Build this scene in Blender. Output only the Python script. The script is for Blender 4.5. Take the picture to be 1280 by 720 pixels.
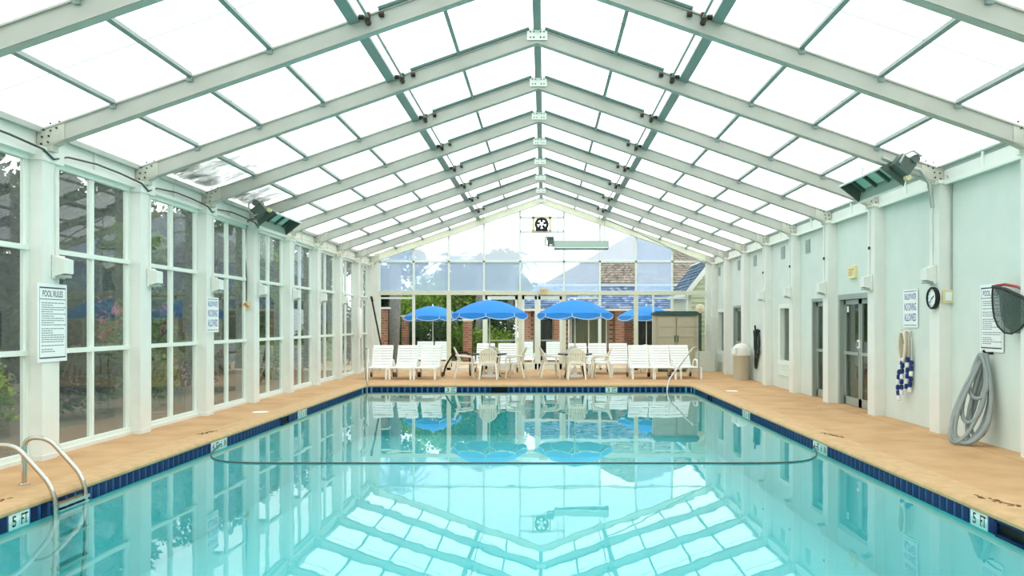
import bpy, bmesh, math, random
from mathutils import Vector, Matrix, Euler
for o in list(bpy.data.objects): bpy.data.objects.remove(o)
SC = bpy.context.scene
COL = SC.collection
R = math.radians
random.seed(7)
# ------------------------------------------------------------------ camera
F = 1064.0                       # focal length in pixels of the 1280 wide photograph
HC = 1.62                        # camera height over the deck
cam_d = bpy.data.cameras.new('camera'); cam = bpy.data.objects.new('camera', cam_d); COL.objects.link(cam)
cam.location = (0, 0, HC); cam.rotation_euler = (R(90), 0, 0)
cam_d.sensor_width = 36; cam_d.lens = F/1280*36
cam_d.shift_x = -(680-640)/1280; cam_d.shift_y = (404-360)/1280
cam_d.clip_end = 400
SC.camera = cam
# ------------------------------------------------------------------ sky and exposure
W = bpy.data.worlds.new('sky'); SC.world = W; W.use_nodes = True
nt = W.node_tree; nt.nodes.clear()
wo = nt.nodes.new('ShaderNodeOutputWorld'); bg = nt.nodes.new('ShaderNodeBackground')
bg.inputs[0].default_value = (0.955, 0.985, 1.0, 1); bg.inputs[1].default_value = 2.0
nt.links.new(bg.outputs[0], wo.inputs[0])
SC.view_settings.view_transform = 'Standard'; SC.view_settings.look = 'None'
SC.view_settings.exposure = 0.22; SC.view_settings.gamma = 1.0
try: SC.view_settings.use_curve_mapping = False
except Exception: pass
# ------------------------------------------------------------------ materials
def lin(c):
    return tuple((x/12.92 if x <= .04045 else ((x+.055)/1.055)**2.4) for x in [v/255 for v in c])
MATS = {}
def mat(name, rgb, rough=.6, metal=0, var=0, scale=6, bump=0, bscale=40, spec=.4, wave=None, sub=None):
    m = bpy.data.materials.new(name); m.use_nodes = True; t = m.node_tree; b = t.nodes['Principled BSDF']
    c = lin(rgb)
    b.inputs['Base Color'].default_value = (*c, 1); b.inputs['Roughness'].default_value = rough
    b.inputs['Metallic'].default_value = metal; b.inputs['Specular IOR Level'].default_value = spec
    tc = t.nodes.new('ShaderNodeTexCoord')
    if var:
        n = t.nodes.new('ShaderNodeTexNoise'); n.inputs['Scale'].default_value = scale; n.inputs['Detail'].default_value = 6
        r = t.nodes.new('ShaderNodeValToRGB')
        r.color_ramp.elements[0].position = .3; r.color_ramp.elements[1].position = .7
        c2 = lin(sub) if sub else tuple(x*(1-var) for x in c)
        c3 = tuple(min(1, x*(1+var*.5)) for x in c)
        r.color_ramp.elements[0].color = (*c2, 1); r.color_ramp.elements[1].color = (*c3, 1)
        t.links.new(tc.outputs['Object'], n.inputs['Vector']); t.links.new(n.outputs['Fac'], r.inputs['Fac'])
        t.links.new(r.outputs['Color'], b.inputs['Base Color'])
    if bump or wave:
        bp = t.nodes.new('ShaderNodeBump'); bp.inputs['Strength'].default_value = bump or .3; bp.inputs['Distance'].default_value = .02
        if wave:
            n = t.nodes.new('ShaderNodeTexWave'); n.bands_direction = wave[0]; n.inputs['Scale'].default_value = wave[1]
            n.wave_profile = 'SAW' if len(wave) > 2 else 'SIN'
            t.links.new(n.outputs['Fac'], bp.inputs['Height'])
        else:
            n = t.nodes.new('ShaderNodeTexNoise'); n.inputs['Scale'].default_value = bscale; n.inputs['Detail'].default_value = 4
            t.links.new(n.outputs['Fac'], bp.inputs['Height'])
        t.links.new(tc.outputs['Object'], n.inputs['Vector'])
        t.links.new(bp.outputs['Normal'], b.inputs['Normal'])
    MATS[name] = m
    return m
def shader(name, fn):
    m = bpy.data.materials.new(name); m.use_nodes = True; t = m.node_tree; t.nodes.clear()
    o = t.nodes.new('ShaderNodeOutputMaterial'); t.links.new(fn(t), o.inputs['Surface']); MATS[name] = m
    return m
def node(t, kind, **kw):
    n = t.nodes.new(kind)
    for k, v in kw.items(): n.inputs[k.replace('_', ' ')].default_value = v
    return n
def mixs(t, fac, a, b):
    x = t.nodes.new('ShaderNodeMixShader')
    if isinstance(fac, (int, float)): x.inputs[0].default_value = fac
    else: t.links.new(fac, x.inputs[0])
    t.links.new(a, x.inputs[1]); t.links.new(b, x.inputs[2]); return x.outputs[0]
def glass(tint, ior=1.5, haze=0, hazecol=(1, 1, 1), rough=0.0):
    def fn(t):
        tr = node(t, 'ShaderNodeBsdfTransparent', Color=(*tint, 1))
        gl = node(t, 'ShaderNodeBsdfGlossy', Color=(.95, .98, .98, 1), Roughness=rough)
        fr = node(t, 'ShaderNodeFresnel', IOR=ior)
        base = tr.outputs[0]
        if haze:
            tl = node(t, 'ShaderNodeBsdfTranslucent', Color=(*hazecol, 1))
            base = mixs(t, haze, base, tl.outputs[0])
        ge = t.nodes.new('ShaderNodeNewGeometry'); iv = t.nodes.new('ShaderNodeMath'); iv.operation = 'SUBTRACT'; iv.inputs[0].default_value = 1
        mu = t.nodes.new('ShaderNodeMath'); mu.operation = 'MULTIPLY'        # only the outer face of the sheet mirrors
        t.links.new(ge.outputs['Backfacing'], iv.inputs[1]); t.links.new(iv.outputs[0], mu.inputs[0]); t.links.new(fr.outputs[0], mu.inputs[1])
        return mixs(t, mu.outputs[0], base, gl.outputs[0])
    return fn
shader('window_glass', glass((.88, .91, .90), 1.5, .06, (.70, .76, .78)))
shader('clear_glass', glass((.93, .97, .97), 1.35))
shader('hazy_glass', glass((.86, .94, 1.0), 1.3, .34, (.70, .84, 1.0)))
shader('pale_hazy_glass', glass((.92, .97, 1.0), 1.3, .4, (.85, .93, 1.0)))
shader('door_glass', glass((.72, .75, .72), 1.5))
def roofpane(t):
    tr = node(t, 'ShaderNodeBsdfTransparent', Color=(.97, .99, .98, 1)); tl = node(t, 'ShaderNodeBsdfTranslucent', Color=(.97, .99, .98, 1))
    return mixs(t, .6, tr.outputs[0], tl.outputs[0])
shader('roof_sheet', roofpane)
def watersh(t):
    tc = t.nodes.new('ShaderNodeTexCoord'); mp = t.nodes.new('ShaderNodeMapping'); mp.inputs['Scale'].default_value = (1, .45, 1)
    n = node(t, 'ShaderNodeTexNoise', Scale=1.3, Detail=3.0); bp = node(t, 'ShaderNodeBump', Strength=.05, Distance=.05)
    t.links.new(tc.outputs['Object'], mp.inputs[0]); t.links.new(mp.outputs[0], n.inputs['Vector']); t.links.new(n.outputs['Fac'], bp.inputs['Height'])
    tr = node(t, 'ShaderNodeBsdfTransparent', Color=(.85, .985, .995, 1))
    gl = node(t, 'ShaderNodeBsdfGlossy', Color=(1, 1, 1, 1), Roughness=.0); fr = node(t, 'ShaderNodeFresnel', IOR=1.33)
    t.links.new(bp.outputs[0], gl.inputs['Normal']); t.links.new(bp.outputs[0], fr.inputs['Normal'])
    return mixs(t, fr.outputs[0], tr.outputs[0], gl.outputs[0])
shader('pool_water', watersh)
def mesh_net(t):
    tr = node(t, 'ShaderNodeBsdfTransparent', Color=(1, 1, 1, 1)); d = node(t, 'ShaderNodeBsdfDiffuse', Color=(.075, .11, .095, 1))
    tc = t.nodes.new('ShaderNodeTexCoord'); n = node(t, 'ShaderNodeTexNoise', Scale=60.0)
    r = t.nodes.new('ShaderNodeMapRange'); r.inputs[1].default_value = .3; r.inputs[2].default_value = .7; r.inputs[3].default_value = .6; r.inputs[4].default_value = .85
    t.links.new(tc.outputs['Object'], n.inputs['Vector']); t.links.new(n.outputs['Fac'], r.inputs[0])
    return mixs(t, r.outputs[0], tr.outputs[0], d.outputs[0])
shader('net_mesh', mesh_net)
def leafsh(rgb, rgb2):
    def fn(t):
        ob = t.nodes.new('ShaderNodeTexCoord'); n = node(t, 'ShaderNodeTexNoise', Scale=2.5, Detail=5.0)
        r = t.nodes.new('ShaderNodeValToRGB'); r.color_ramp.elements[0].position = .35; r.color_ramp.elements[1].position = .65
        r.color_ramp.elements[0].color = (*lin(rgb), 1); r.color_ramp.elements[1].color = (*lin(rgb2), 1)
        t.links.new(ob.outputs['Object'], n.inputs['Vector']); t.links.new(n.outputs['Fac'], r.inputs[0])
        d = t.nodes.new('ShaderNodeBsdfDiffuse'); tl = t.nodes.new('ShaderNodeBsdfTranslucent')
        t.links.new(r.outputs[0], d.inputs[0]); t.links.new(r.outputs[0], tl.inputs[0])
        return mixs(t, .3, d.outputs[0], tl.outputs[0])
    return fn
shader('leaf_dark', leafsh((38, 62, 40), (74, 98, 60)))
shader('leaf_mid', leafsh((56, 92, 34), (120, 156, 58)))
shader('leaf_bright', leafsh((84, 124, 40), (168, 196, 84)))
shader('leaf_palm', leafsh((62, 86, 66), (120, 142, 108)))
shader('leaf_red', leafsh((150, 84, 84), (196, 140, 136)))
mat('mint_paint', (232, 234, 226), .5, var=.04, scale=3)
mat('mint_siding', (216, 226, 218), .55, var=.05, scale=2, bump=.12, wave=('Y', 2.2, 1))
mat('steel_paint', (180, 182, 172), .45, var=.05, scale=4)
mat('teal_steel', (138, 152, 146), .45)
mat('rack_teal', (92, 116, 110), .5)
mat('cream_steel', (222, 224, 200), .5, var=.06)
mat('white_frame', (232, 240, 230), .4)
mat('grey_aluminium', (168, 178, 170), .35, metal=.4)
mat('plate', (196, 196, 182), .5, var=.08, scale=10)
mat('bolt', (50, 52, 48), .5)
mat('deck', (206, 166, 120), .75, var=.10, scale=1.6, bump=.25, bscale=60, sub=(190, 146, 100))
mat('coping', (210, 172, 128), .75, var=.06, scale=7, bump=.25, bscale=60, sub=(194, 158, 112))
mat('joint', (120, 84, 52), .9)
mat('plaster', (122, 216, 217), .8, var=.03, scale=1)
mat('tile_navy', (14, 34, 82), .45, spec=.15)
mat('tile_blue', (62, 100, 156), .45, spec=.2)
mat('marker_white', (236, 240, 232), .3)
mat('black', (22, 24, 24), .5)
mat('mouth_shade', (8, 12, 14), .8)
mat('ink', (52, 58, 70), .6)
mat('ink_blue', (64, 84, 150), .6)
mat('ink_grey', (128, 138, 140), .7)
mat('sign_white', (240, 244, 242), .45)
mat('stainless', (200, 196, 188), .16, metal=1)
mat('dark_metal', (62, 56, 48), .4, metal=.6)
mat('white_plastic', (246, 246, 240), .4)
mat('ivory_plastic', (244, 241, 224), .45)
mat('wheel_dark', (70, 66, 58), .6)
mat('table_black', (34, 34, 34), .5)
mat('table_top', (226, 222, 204), .4)
mat('canvas_blue', (48, 136, 216), .8, var=.08, scale=3)
mat('canvas_pale', (120, 196, 240), .8)
mat('piping', (206, 226, 244), .7)
mat('pole_white', (226, 226, 214), .35)
mat('grey_hose', (150, 160, 158), .45)
mat('white_rope', (236, 226, 206), .8, bump=.5, bscale=120)
mat('float_blue', (28, 56, 120), .4)
mat('float_white', (238, 240, 238), .4)
mat('black_hose', (30, 36, 36), .5)
mat('red_plastic', (176, 56, 52), .4)
mat('exit_yellow', (238, 228, 172), .5)
mat('exit_ink', (196, 130, 60), .5)
mat('heater_green', (156, 176, 162), .5)
mat('heater_dark', (80, 96, 88), .5)
mat('ceramic', (170, 214, 200), .5)
mat('cream_box', (222, 214, 170), .5)
mat('cable', (70, 82, 74), .6)
mat('shed_tan', (184, 178, 154), .6, var=.05)
mat('shed_tan_door', (176, 169, 143), .6)
mat('shed_green', (52, 82, 74), .55)
mat('bin_tan', (196, 188, 164), .55)
mat('bin_lid', (236, 234, 222), .5)
mat('planter_grey', (206, 214, 202), .6)
mat('brick_a', (172, 120, 94), .85, var=.2, scale=8)
mat('brick_b', (146, 102, 82), .85, var=.2, scale=8)
mat('mortar', (200, 182, 160), .9)
mat('shingle_blue', (104, 124, 156), .8, var=.25, scale=14)
mat('shingle_blue_light', (142, 154, 178), .8)
mat('shingle_blue_dark', (72, 94, 128), .8)
mat('shingle_brown_light', (158, 146, 132), .85)
mat('shingle_brown_dark', (112, 100, 92), .85)
mat('shingle_slate_light', (104, 128, 148), .8)
mat('shingle_slate_dark', (62, 84, 104), .8)
mat('backing_grey', (126, 130, 114), .8)
mat('shingle_slate', (74, 100, 122), .8, var=.35, scale=10)
mat('shingle_brown', (146, 132, 118), .85, var=.4, scale=12)
mat('fascia', (238, 236, 228), .5)
mat('siding', (204, 206, 176), .6)
mat('curtain', (196, 198, 156), .8, wave=('X', 2.5), bump=.6)
mat('room_grey', (128, 130, 118), .8)
mat('grass', (96, 124, 62), .9, var=.35, scale=3)
mat('mulch', (134, 116, 92), .9, var=.3, scale=6)
mat('patio', (236, 204, 168), .8, var=.08, scale=2)
mat('bark', (120, 104, 88), .9, var=.3, scale=12)
mat('palm_bark', (136, 134, 128), .9, var=.35, scale=14)
mat('needles', (92, 108, 74), .9)
mat('globe', (240, 226, 200), .3)
# ------------------------------------------------------------------ mesh builder
class MB:
    def __init__(s): s.v = []; s.f = []; s.m = []
    def add(s, vs, fs, mi=0):
        n = len(s.v); s.v += [tuple(v) for v in vs]
        for f in fs: s.f.append(tuple(i+n for i in f)); s.m.append(mi)
        return s
    def box(s, c, sz, rot=None, mi=0):
        x, y, z = sz[0]/2, sz[1]/2, sz[2]/2
        vs = [Vector(p) for p in ((-x,-y,-z),(x,-y,-z),(x,y,-z),(-x,y,-z),(-x,-y,z),(x,-y,z),(x,y,z),(-x,y,z))]
        if rot is not None: vs = [rot @ v for v in vs]
        c = Vector(c)
        return s.add([v+c for v in vs], [(0,3,2,1),(4,5,6,7),(0,1,5,4),(1,2,6,5),(2,3,7,6),(3,0,4,7)], mi)
    def span(s, a, b, mi=0):
        return s.box([(a[i]+b[i])/2 for i in range(3)], [abs(b[i]-a[i]) for i in range(3)], None, mi)
    def bar(s, p0, p1, w, h, up=(0,0,1), mi=0):
        p0 = Vector(p0); p1 = Vector(p1); d = p1-p0; L = d.length; d.normalize()
        sx = d.cross(Vector(up)); sx.normalize(); uz = sx.cross(d)
        M = Matrix((sx, d, uz)).transposed()
        return s.box((p0+p1)/2, (w, L, h), M, mi)
    def tube(s, pts, r, n=8, closed=False, mi=0):
        pts = [Vector(p) for p in pts]; N = len(pts); rs = r if isinstance(r, (list, tuple)) else [r]*N
        rings = []; prev = None
        for i, p in enumerate(pts):
            if closed: d = pts[(i+1) % N]-pts[i-1]
            else: d = pts[min(i+1, N-1)]-pts[max(i-1, 0)]
            d.normalize()
            if prev is None:
                a = Vector((0,0,1)) if abs(d.z) < .9 else Vector((1,0,0)); u = d.cross(a).normalized()
            else:
                u = prev-d*prev.dot(d); u = u.normalized() if u.length > 1e-6 else d.orthogonal().normalized()
            prev = u; w = d.cross(u)
            rings.append([p+(u*math.cos(2*math.pi*k/n)+w*math.sin(2*math.pi*k/n))*rs[i] for k in range(n)])
        vs = [v for q in rings for v in q]; fs = []
        for i in range(N if closed else N-1):
            j = (i+1) % N
            for k in range(n): fs.append((i*n+k, i*n+(k+1) % n, j*n+(k+1) % n, j*n+k))
        if not closed: fs.append(tuple(range(n-1, -1, -1))); fs.append(tuple((N-1)*n+k for k in range(n)))
        return s.add(vs, fs, mi)
    def cyl(s, c, r, h, n=16, axis='z', mi=0, r2=None):
        c = Vector(c); ax = {'x': Vector((1,0,0)), 'y': Vector((0,1,0)), 'z': Vector((0,0,1))}[axis]
        return s.tube([c-ax*h/2, c+ax*h/2], [r, r if r2 is None else r2], n, mi=mi)
    def lathe(s, prof, n=20, c=(0,0,0), mi=0, caps=True):
        vs = []; fs = []
        for (r, z) in prof:
            for k in range(n): a = 2*math.pi*k/n; vs.append((c[0]+r*math.cos(a), c[1]+r*math.sin(a), c[2]+z))
        for i in range(len(prof)-1):
            for k in range(n): fs.append((i*n+k, i*n+(k+1) % n, (i+1)*n+(k+1) % n, (i+1)*n+k))
        if caps: fs.append(tuple(range(n-1, -1, -1))); fs.append(tuple((len(prof)-1)*n+k for k in range(n)))
        return s.add(vs, fs, mi)
    def plate(s, pts, off, mi=0):
        n = len(pts); off = Vector(off); vs = [Vector(p) for p in pts]; vs += [v+off for v in vs]
        fs = [tuple(range(n-1, -1, -1)), tuple(range(n, 2*n))]+[(i, (i+1) % n, n+(i+1) % n, n+i) for i in range(n)]
        return s.add(vs, fs, mi)
    def build(s, name, m, parent=None, smooth=False, loc=None, rot=None):
        me = bpy.data.meshes.new(name); me.from_pydata(s.v, [], s.f)
        for q in (m if isinstance(m, (list, tuple)) else [m]): me.materials.append(MATS[q])
        if len(me.materials) > 1: me.polygons.foreach_set('material_index', s.m)
        bm = bmesh.new(); bm.from_mesh(me); bmesh.ops.recalc_face_normals(bm, faces=bm.faces); bm.to_mesh(me); bm.free()
        if smooth:
            me.polygons.foreach_set('use_smooth', [True]*len(me.polygons))
            try: me.set_sharp_from_angle(angle=R(40))
            except Exception: pass
        o = bpy.data.objects.new(name, me); COL.objects.link(o)
        if parent: o.parent = parent
        if loc: o.location = loc
        if rot: o.rotation_euler = rot
        return o
def tag(o, label=None, cat=None, group=None, kind=None):
    if label: o['label'] = label
    if cat: o['category'] = cat
    if group: o['group'] = group
    if kind: o['kind'] = kind
    return o
def empty(name, loc=(0,0,0), rot=(0,0,0)):
    o = bpy.data.objects.new(name, None); COL.objects.link(o); o.location = loc; o.rotation_euler = rot; o.empty_display_size = .2
    return o
def thing(name, label, cat, loc=(0,0,0), rot=(0,0,0), group=None):
    return tag(empty(name, loc, rot), label, cat, group)
def struct(name, label=None, loc=(0,0,0)):
    return tag(empty(name, loc), label, None, None, 'structure')
def kids(o): return [c for c in bpy.data.objects if c.parent == o]
def dup(root, loc, rz=0, label=None, group=None, tree=None):
    def cp(o, par):
        c = o.copy(); COL.objects.link(c); c.parent = par
        for ch in KID[o.name]: cp(ch, c)
        return c
    KID = {}
    for o in bpy.data.objects: KID.setdefault(o.name, []); 
    for o in bpy.data.objects:
        if o.parent: KID[o.parent.name].append(o)
    r = cp(root, None); r.location = loc; r.rotation_euler = (0, 0, rz)
    if label: r['label'] = label
    if group: r['group'] = group
    return r
def inst(o, parent, loc, rot=None, name=None):
    c = o.copy(); COL.objects.link(c); c.parent = parent; c.location = loc
    if rot is not None: c.rotation_euler = rot
    if name: c.name = name
    return c
TEXT = {}
def text_mesh(body):
    if body in TEXT: return TEXT[body]
    cu = bpy.data.curves.new('lettering', 'FONT'); cu.body = body; cu.size = 1; cu.extrude = .0; cu.offset = .012
    cu.align_x = 'CENTER'; cu.align_y = 'CENTER'; cu.resolution_u = 3
    o = bpy.data.objects.new('tmp_text', cu); COL.objects.link(o)
    me = bpy.data.meshes.new_from_object(o.evaluated_get(bpy.context.evaluated_depsgraph_get()))
    bpy.data.objects.remove(o); bpy.data.curves.remove(cu)
    xs = [v.co.x for v in me.vertices]; ys = [v.co.y for v in me.vertices]
    cx, cy = (min(xs)+max(xs))/2, (min(ys)+max(ys))/2; w, h = max(xs)-min(xs), max(ys)-min(ys)
    for v in me.vertices: v.co.x = (v.co.x-cx)/w; v.co.y = (v.co.y-cy)/h
    TEXT[body] = me
    return me
for b in ('5', 'FT', '4', '6', 'IN', '3', 'POOL RULES', 'SHALLOW WATER', 'NO DIVING', 'ALLOWED', 'EXIT'): text_mesh(b)
def lettering(body, w, h, m, parent, loc, rot=(0,0,0)):
    me = text_mesh(body).copy(); me.materials.clear(); me.materials.append(MATS[m])
    for v in me.vertices: v.co.x *= w; v.co.y *= h
    o = bpy.data.objects.new('lettering', me); COL.objects.link(o); o.parent = parent; o.location = loc; o.rotation_euler = rot
    return o
# ------------------------------------------------------------------ layout
S = 2.44                                   # bay spacing
def D(k): return (4.1+k)*S                 # distance of frame k
XL, XR = -5.90, 5.78                       # faces of the pilasters
GL, WR = -6.09, 5.96                       # glass plane left, wall plane right
RX = -.10                                  # ridge
YF = D(8); YB = D(-6)
SL = .35; RZ = 6.03
def zp(x): return RZ-SL*abs(x-RX)        # plane of the roof sheets
# pool outline
PL, PR, PY0, PY1, PR_ = -4.73, 3.92, -2.6, 22.6, .32
ZW = -.15
def outline(o, n=7):
    r = PR_+o; cs = [(PR-PR_, PY0+PR_, -90), (PR-PR_, PY1-PR_, 0), (PL+PR_, PY1-PR_, 90), (PL+PR_, PY0+PR_, 180)]
    return [(cx+r*math.cos(R(a+90*i/(n-1))), cy+r*math.sin(R(a+90*i/(n-1)))) for cx, cy, a in cs for i in range(n)]
# ------------------------------------------------------------------ floor, coping, pool
floor = struct('floor', 'tan textured concrete pool deck')
def filled(name, loops, z, m, parent):
    bm = bmesh.new(); edges = []
    for lp in loops:
        vs = [bm.verts.new((x, y, z)) for x, y in lp]
        edges += [bm.edges.new((vs[i], vs[(i+1) % len(vs)])) for i in range(len(vs))]
    bmesh.ops.triangle_fill(bm, use_beauty=True, use_dissolve=False, edges=edges)
    for f in bm.faces:
        if f.normal.z < 0: f.normal_flip()
    me = bpy.data.meshes.new(name); bm.to_mesh(me); bm.free(); me.materials.append(MATS[m])
    o = bpy.data.objects.new(name, me); COL.objects.link(o); o.parent = parent
    return o
DX0, DX1 = -6.3, 5.60
filled('deck_slab', [[(DX0, YB-.2), (DX1, YB-.2), (DX1, YF+.15), (DX0, YF+.15)], outline(.32)], 0, 'deck', floor)
MB().span((DX1+.018, YB-.2, -.1), (6.3, YF+.15, 0)).build('wall_side_slab', 'deck', floor)
MB().span((DX1-.05, YB-.2, -.12), (DX1+.06, YF+.15, -.03)).build('joint', 'joint', floor)
prof = [(.32, -.004), (.33, 0), (.02, .002), (-.025, -.006), (-.045, -.035), (-.04, -.06), (-.02, -.075), (.02, -.077)]
b = MB(); rings = [[(x, y, z) for x, y in outline(o)] for o, z in prof]; n = len(rings[0])
fs = [(i*n+k, i*n+(k+1) % n, (i+1)*n+(k+1) % n, (i+1)*n+k) for i in range(len(prof)-1) for k in range(n)]
b.add([v for q in rings for v in q], fs).build('coping', 'coping', floor, True)
# stencilled depth marks on the deck, worn and no longer legible
def stencil(x, y, w, rz, seed):
    rr = random.Random(seed); b = MB()
    for i in range(22):
        px = (i/21-.5)*w; b.box((px+rr.uniform(-.02, .02), rr.uniform(-.045, .045), .003), (rr.uniform(.02, .06), rr.uniform(.012, .03), .002), Matrix.Rotation(rr.uniform(-.8, .8), 3, 'Z'))
    b.build('worn_stencil', 'joint', floor, loc=(x, y, .001), rot=(0, 0, rz))
stencil(4.12, 7.75, .5, R(-72), 1); stencil(-4.98, 7.6, .5, R(90), 2); stencil(4.17, 12.3, .5, R(-78), 3); stencil(-4.98, 12.6, .45, R(84), 4)

pool = struct('pool_basin', 'turquoise plastered pool basin with navy waterline tiles')
b = MB(); o0 = outline(.012); n = len(o0); zb = -1.35
b.add([(x, y, -.07) for x, y in o0]+[(x, y, zb) for x, y in o0], [(k, (k+1) % n, n+(k+1) % n, n+k) for k in range(n)])
b.build('pool_shell', 'plaster', pool)
filled('pool_bottom', [o0], zb, 'plaster', pool)
T = .1524
t = MB(); t.box((0, .006, 0), (T-.008, .010, T-.006), mi=1); t.box((0, -.001, 0), (T-.055, .008, T-.024), mi=0)
tile0 = t.build('waterline_tile', ['tile_navy', 'tile_blue'], pool); tile_used = [False]
mk = MB(); mk.box((0, .004, 0), (T-.004, .012, T-.004)); mark0 = mk.build('depth_marker_tile', 'marker_white', pool); mark_used = [False]
ZT = -.074-T/2
def put_tile(p, rz):
    if not tile_used[0]: tile_used[0] = True; tile0.location = p; tile0.rotation_euler = (0, 0, rz); return
    inst(tile0, pool, p, (0, 0, rz))
def put_marks(words, p, d, rz):            # p: first tile, d: step in reading direction
    for i, w in enumerate(words):
        q = (p[0]+d[0]*T*i, p[1]+d[1]*T*i, ZT)
        if not mark_used[0]: mark_used[0] = True; o = mark0; o.location = q; o.rotation_euler = (0, 0, rz)
        else: o = inst(mark0, pool, q, (0, 0, rz))
        lettering(w, .062 if len(w) == 1 else .1, .098, 'black', o, (0, -.0035, 0), (R(90), 0, 0))
MARKS = {'L': [(7.49, ['5', 'FT']), (12.07, ['4', 'FT', '6', 'IN']), (16.4, ['3', 'FT', '6', 'IN'])],
         'R': [(7.53, ['5', 'FT']), (11.75, ['4', 'FT', '6', 'IN']), (16.2, ['3', 'FT', '6', 'IN'])],
         'F': [(-2.68, ['3', 'FT']), (1.64, ['3', 'FT'])]}
SKIM = {'L': [(15.3, 15.75)], 'R': [(6.85, 7.3), (19.9, 20.3)], 'F': [(-1.44, -1.0)]}
G0 = {'L': 6.3, 'R': 6.3, 'F': PL+PR_-.05}          # tile grid: markers and skimmers sit on whole tiles
for q in 'LRF':
    sn = lambda v: G0[q]+round((v-G0[q])/T)*T
    MARKS[q] = [(sn(y), w) for y, w in MARKS[q]]; SKIM[q] = [(sn(a), sn(a)+3*T) for a, c in SKIM[q]]
def blocked(side, a, b_):
    for y, w in MARKS[side]:
        if b_ > y+.01 and a < y+len(w)*T-.01: return True
    for y0, y1 in SKIM[side]:
        if b_ > y0+.01 and a < y1-.01: return True
    return False
y = 6.3
while y+T < PY1-PR_+.02:
    for side, x, rz in (('L', PL, R(90)), ('R', PR, R(-90))):
        if not blocked(side, y, y+T): put_tile((x, y+T/2, ZT), rz)
    y += T
x = PL+PR_-.05
while x+T < PR-PR_+.06:
    if not blocked('F', x, x+T): put_tile((x+T/2, PY1, ZT), 0)
    x += T
for cx, a0 in ((PR-PR_, 0), (PL+PR_, 90)):
    for i in range(3):
        a = R(a0+15+30*i); put_tile((cx+PR_*math.cos(a), PY1-PR_+PR_*math.sin(a), ZT), a-R(90))
b = MB(); b.span((PL-.006, PY0+PR_, ZT-.073), (PL+.004, 6.29, ZT+.073)); b.span((PR-.004, PY0+PR_, ZT-.073), (PR+.006, 6.29, ZT+.073))
tag(b.build('tile_band', 'tile_navy', pool), kind='stuff')
for y, w in MARKS['L']: put_marks(w, (PL, y+T/2), (0, 1), R(90))
for y, w in MARKS['R']: put_marks(w, (PR, y+len(w)*T-T/2), (0, -1), R(-90))
for x, w in MARKS['F']: put_marks(w, (x+T/2, PY1), (1, 0), 0)
def skimmer(p, rz, L):
    b = MB(); b.box((0, .02, ZT), (L, .02, T-.004), mi=0)  # near-black plate paints in the shade of the skimmer opening
    b.box((0, .0, ZT+T/2-.012), (L, .03, .02), mi=1); b.box((-L/2+.012, 0, ZT), (.024, .03, T), mi=1); b.box((L/2-.012, 0, ZT), (.024, .03, T), mi=1); b.box((0, 0, ZT-.06), (L, .03, .03), mi=1)
    b.build('skimmer_mouth', ['mouth_shade', 'tile_navy'], pool, loc=(p[0], p[1], 0), rot=(0, 0, rz))
for a, c in SKIM['L']: skimmer((PL, (a+c)/2), R(90), c-a)
for a, c in SKIM['R']: skimmer((PR, (a+c)/2), R(-90), c-a)
for a, c in SKIM['F']: skimmer(((a+c)/2, PY1), 0, c-a)
for (x, y) in ((-5.16, 15.5), (4.48, 20.3)):
    b = MB(); b.lathe([(.15, 0), (.15, .004), (.13, .008), (.125, .006), (.001, .006)], 24, (0, 0, 0))
    tag(b.build('skimmer_lid', 'white_plastic', floor, True), 'white round skimmer lid').location = (x, y, .001)
wt = filled('pool_water', [outline(.0)], ZW, 'pool_water', None)
tag(wt, 'still turquoise pool water mirroring the glazed roof', 'water', kind='stuff')
# ------------------------------------------------------------------ left wall
wall_l = struct('wall_left', 'white posts and header of the glazed side wall')
b = MB(); b.box((-.12, .13, 1.83), (.24, .26, 3.66)); b.box((-.13, .335, 1.8), (.2, .15, 3.6)); b.box((-.11, .13, .03), (.26, .30, .06))
pil = b.build('pilaster', 'mint_paint', wall_l, loc=(XL, D(-3), 0))
b = MB(); b.box((-.10, .2, 3.62), (.24, .46, .16)); pcap = b.build('pilaster_cap', 'mint_paint', wall_l, loc=(XL, D(-3), 0))
b = MB(); b.tube([(.012, .27, 3.5), (.012, .27, 2.4)], .013, 8); pcon = b.build('conduit', 'mint_paint', wall_l, True, loc=(XL, D(-3), 0))
for k in range(-2, 9):
    y = D(k) if k < 8 else D(8)-.3
    inst(pil, wall_l, (XL, y, 0)); inst(pcap, wall_l, (XL, y, 0))
    if 0 <= k < 8: inst(pcon, wall_l, (XL, y, 0))
ws = []
pane_cache = {}
for k in range(-3, 8):
    y0, y1 = D(k)+.41, D(k+1)
    ym = (y0+y1)/2
    if k == 7: y1 -= .3
    w = struct('window_%d' % (k+4), 'tall white framed window of six panes')
    fw = .055
    for yy in (y0+fw/2, ym, y1-fw/2): MB().box((GL, yy, 1.82), (.07, fw, 3.56)).build('stile', 'white_frame', w)
    for zz in (.07, 1.27, 2.51, 3.57): MB().box((GL+.012, ym if k < 7 else (y0+y1)/2, zz), (.075, y1-y0, .06)).build('rail', 'white_frame', w)
    MB().span((GL-.1, y0, 0), (GL+.08, y1, .045)).build('window_sill', 'mint_paint', w)
    for (a, c) in ((y0+fw, ym-fw/2), (ym+fw/2, y1-fw)):
        for (z0, z1) in ((.1, 1.24), (1.3, 2.48), (2.54, 3.54)):
            key = (round(c-a, 3), round(z1-z0, 3))
            if key not in pane_cache:
                pane_cache[key] = MB().box((0, 0, 0), (.006, c-a+.02, z1-z0+.02)).build('pane', 'window_glass', w, loc=(GL, (a+c)/2, (z0+z1)/2))
            else: inst(pane_cache[key], w, (GL, (a+c)/2, (z0+z1)/2))
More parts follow.
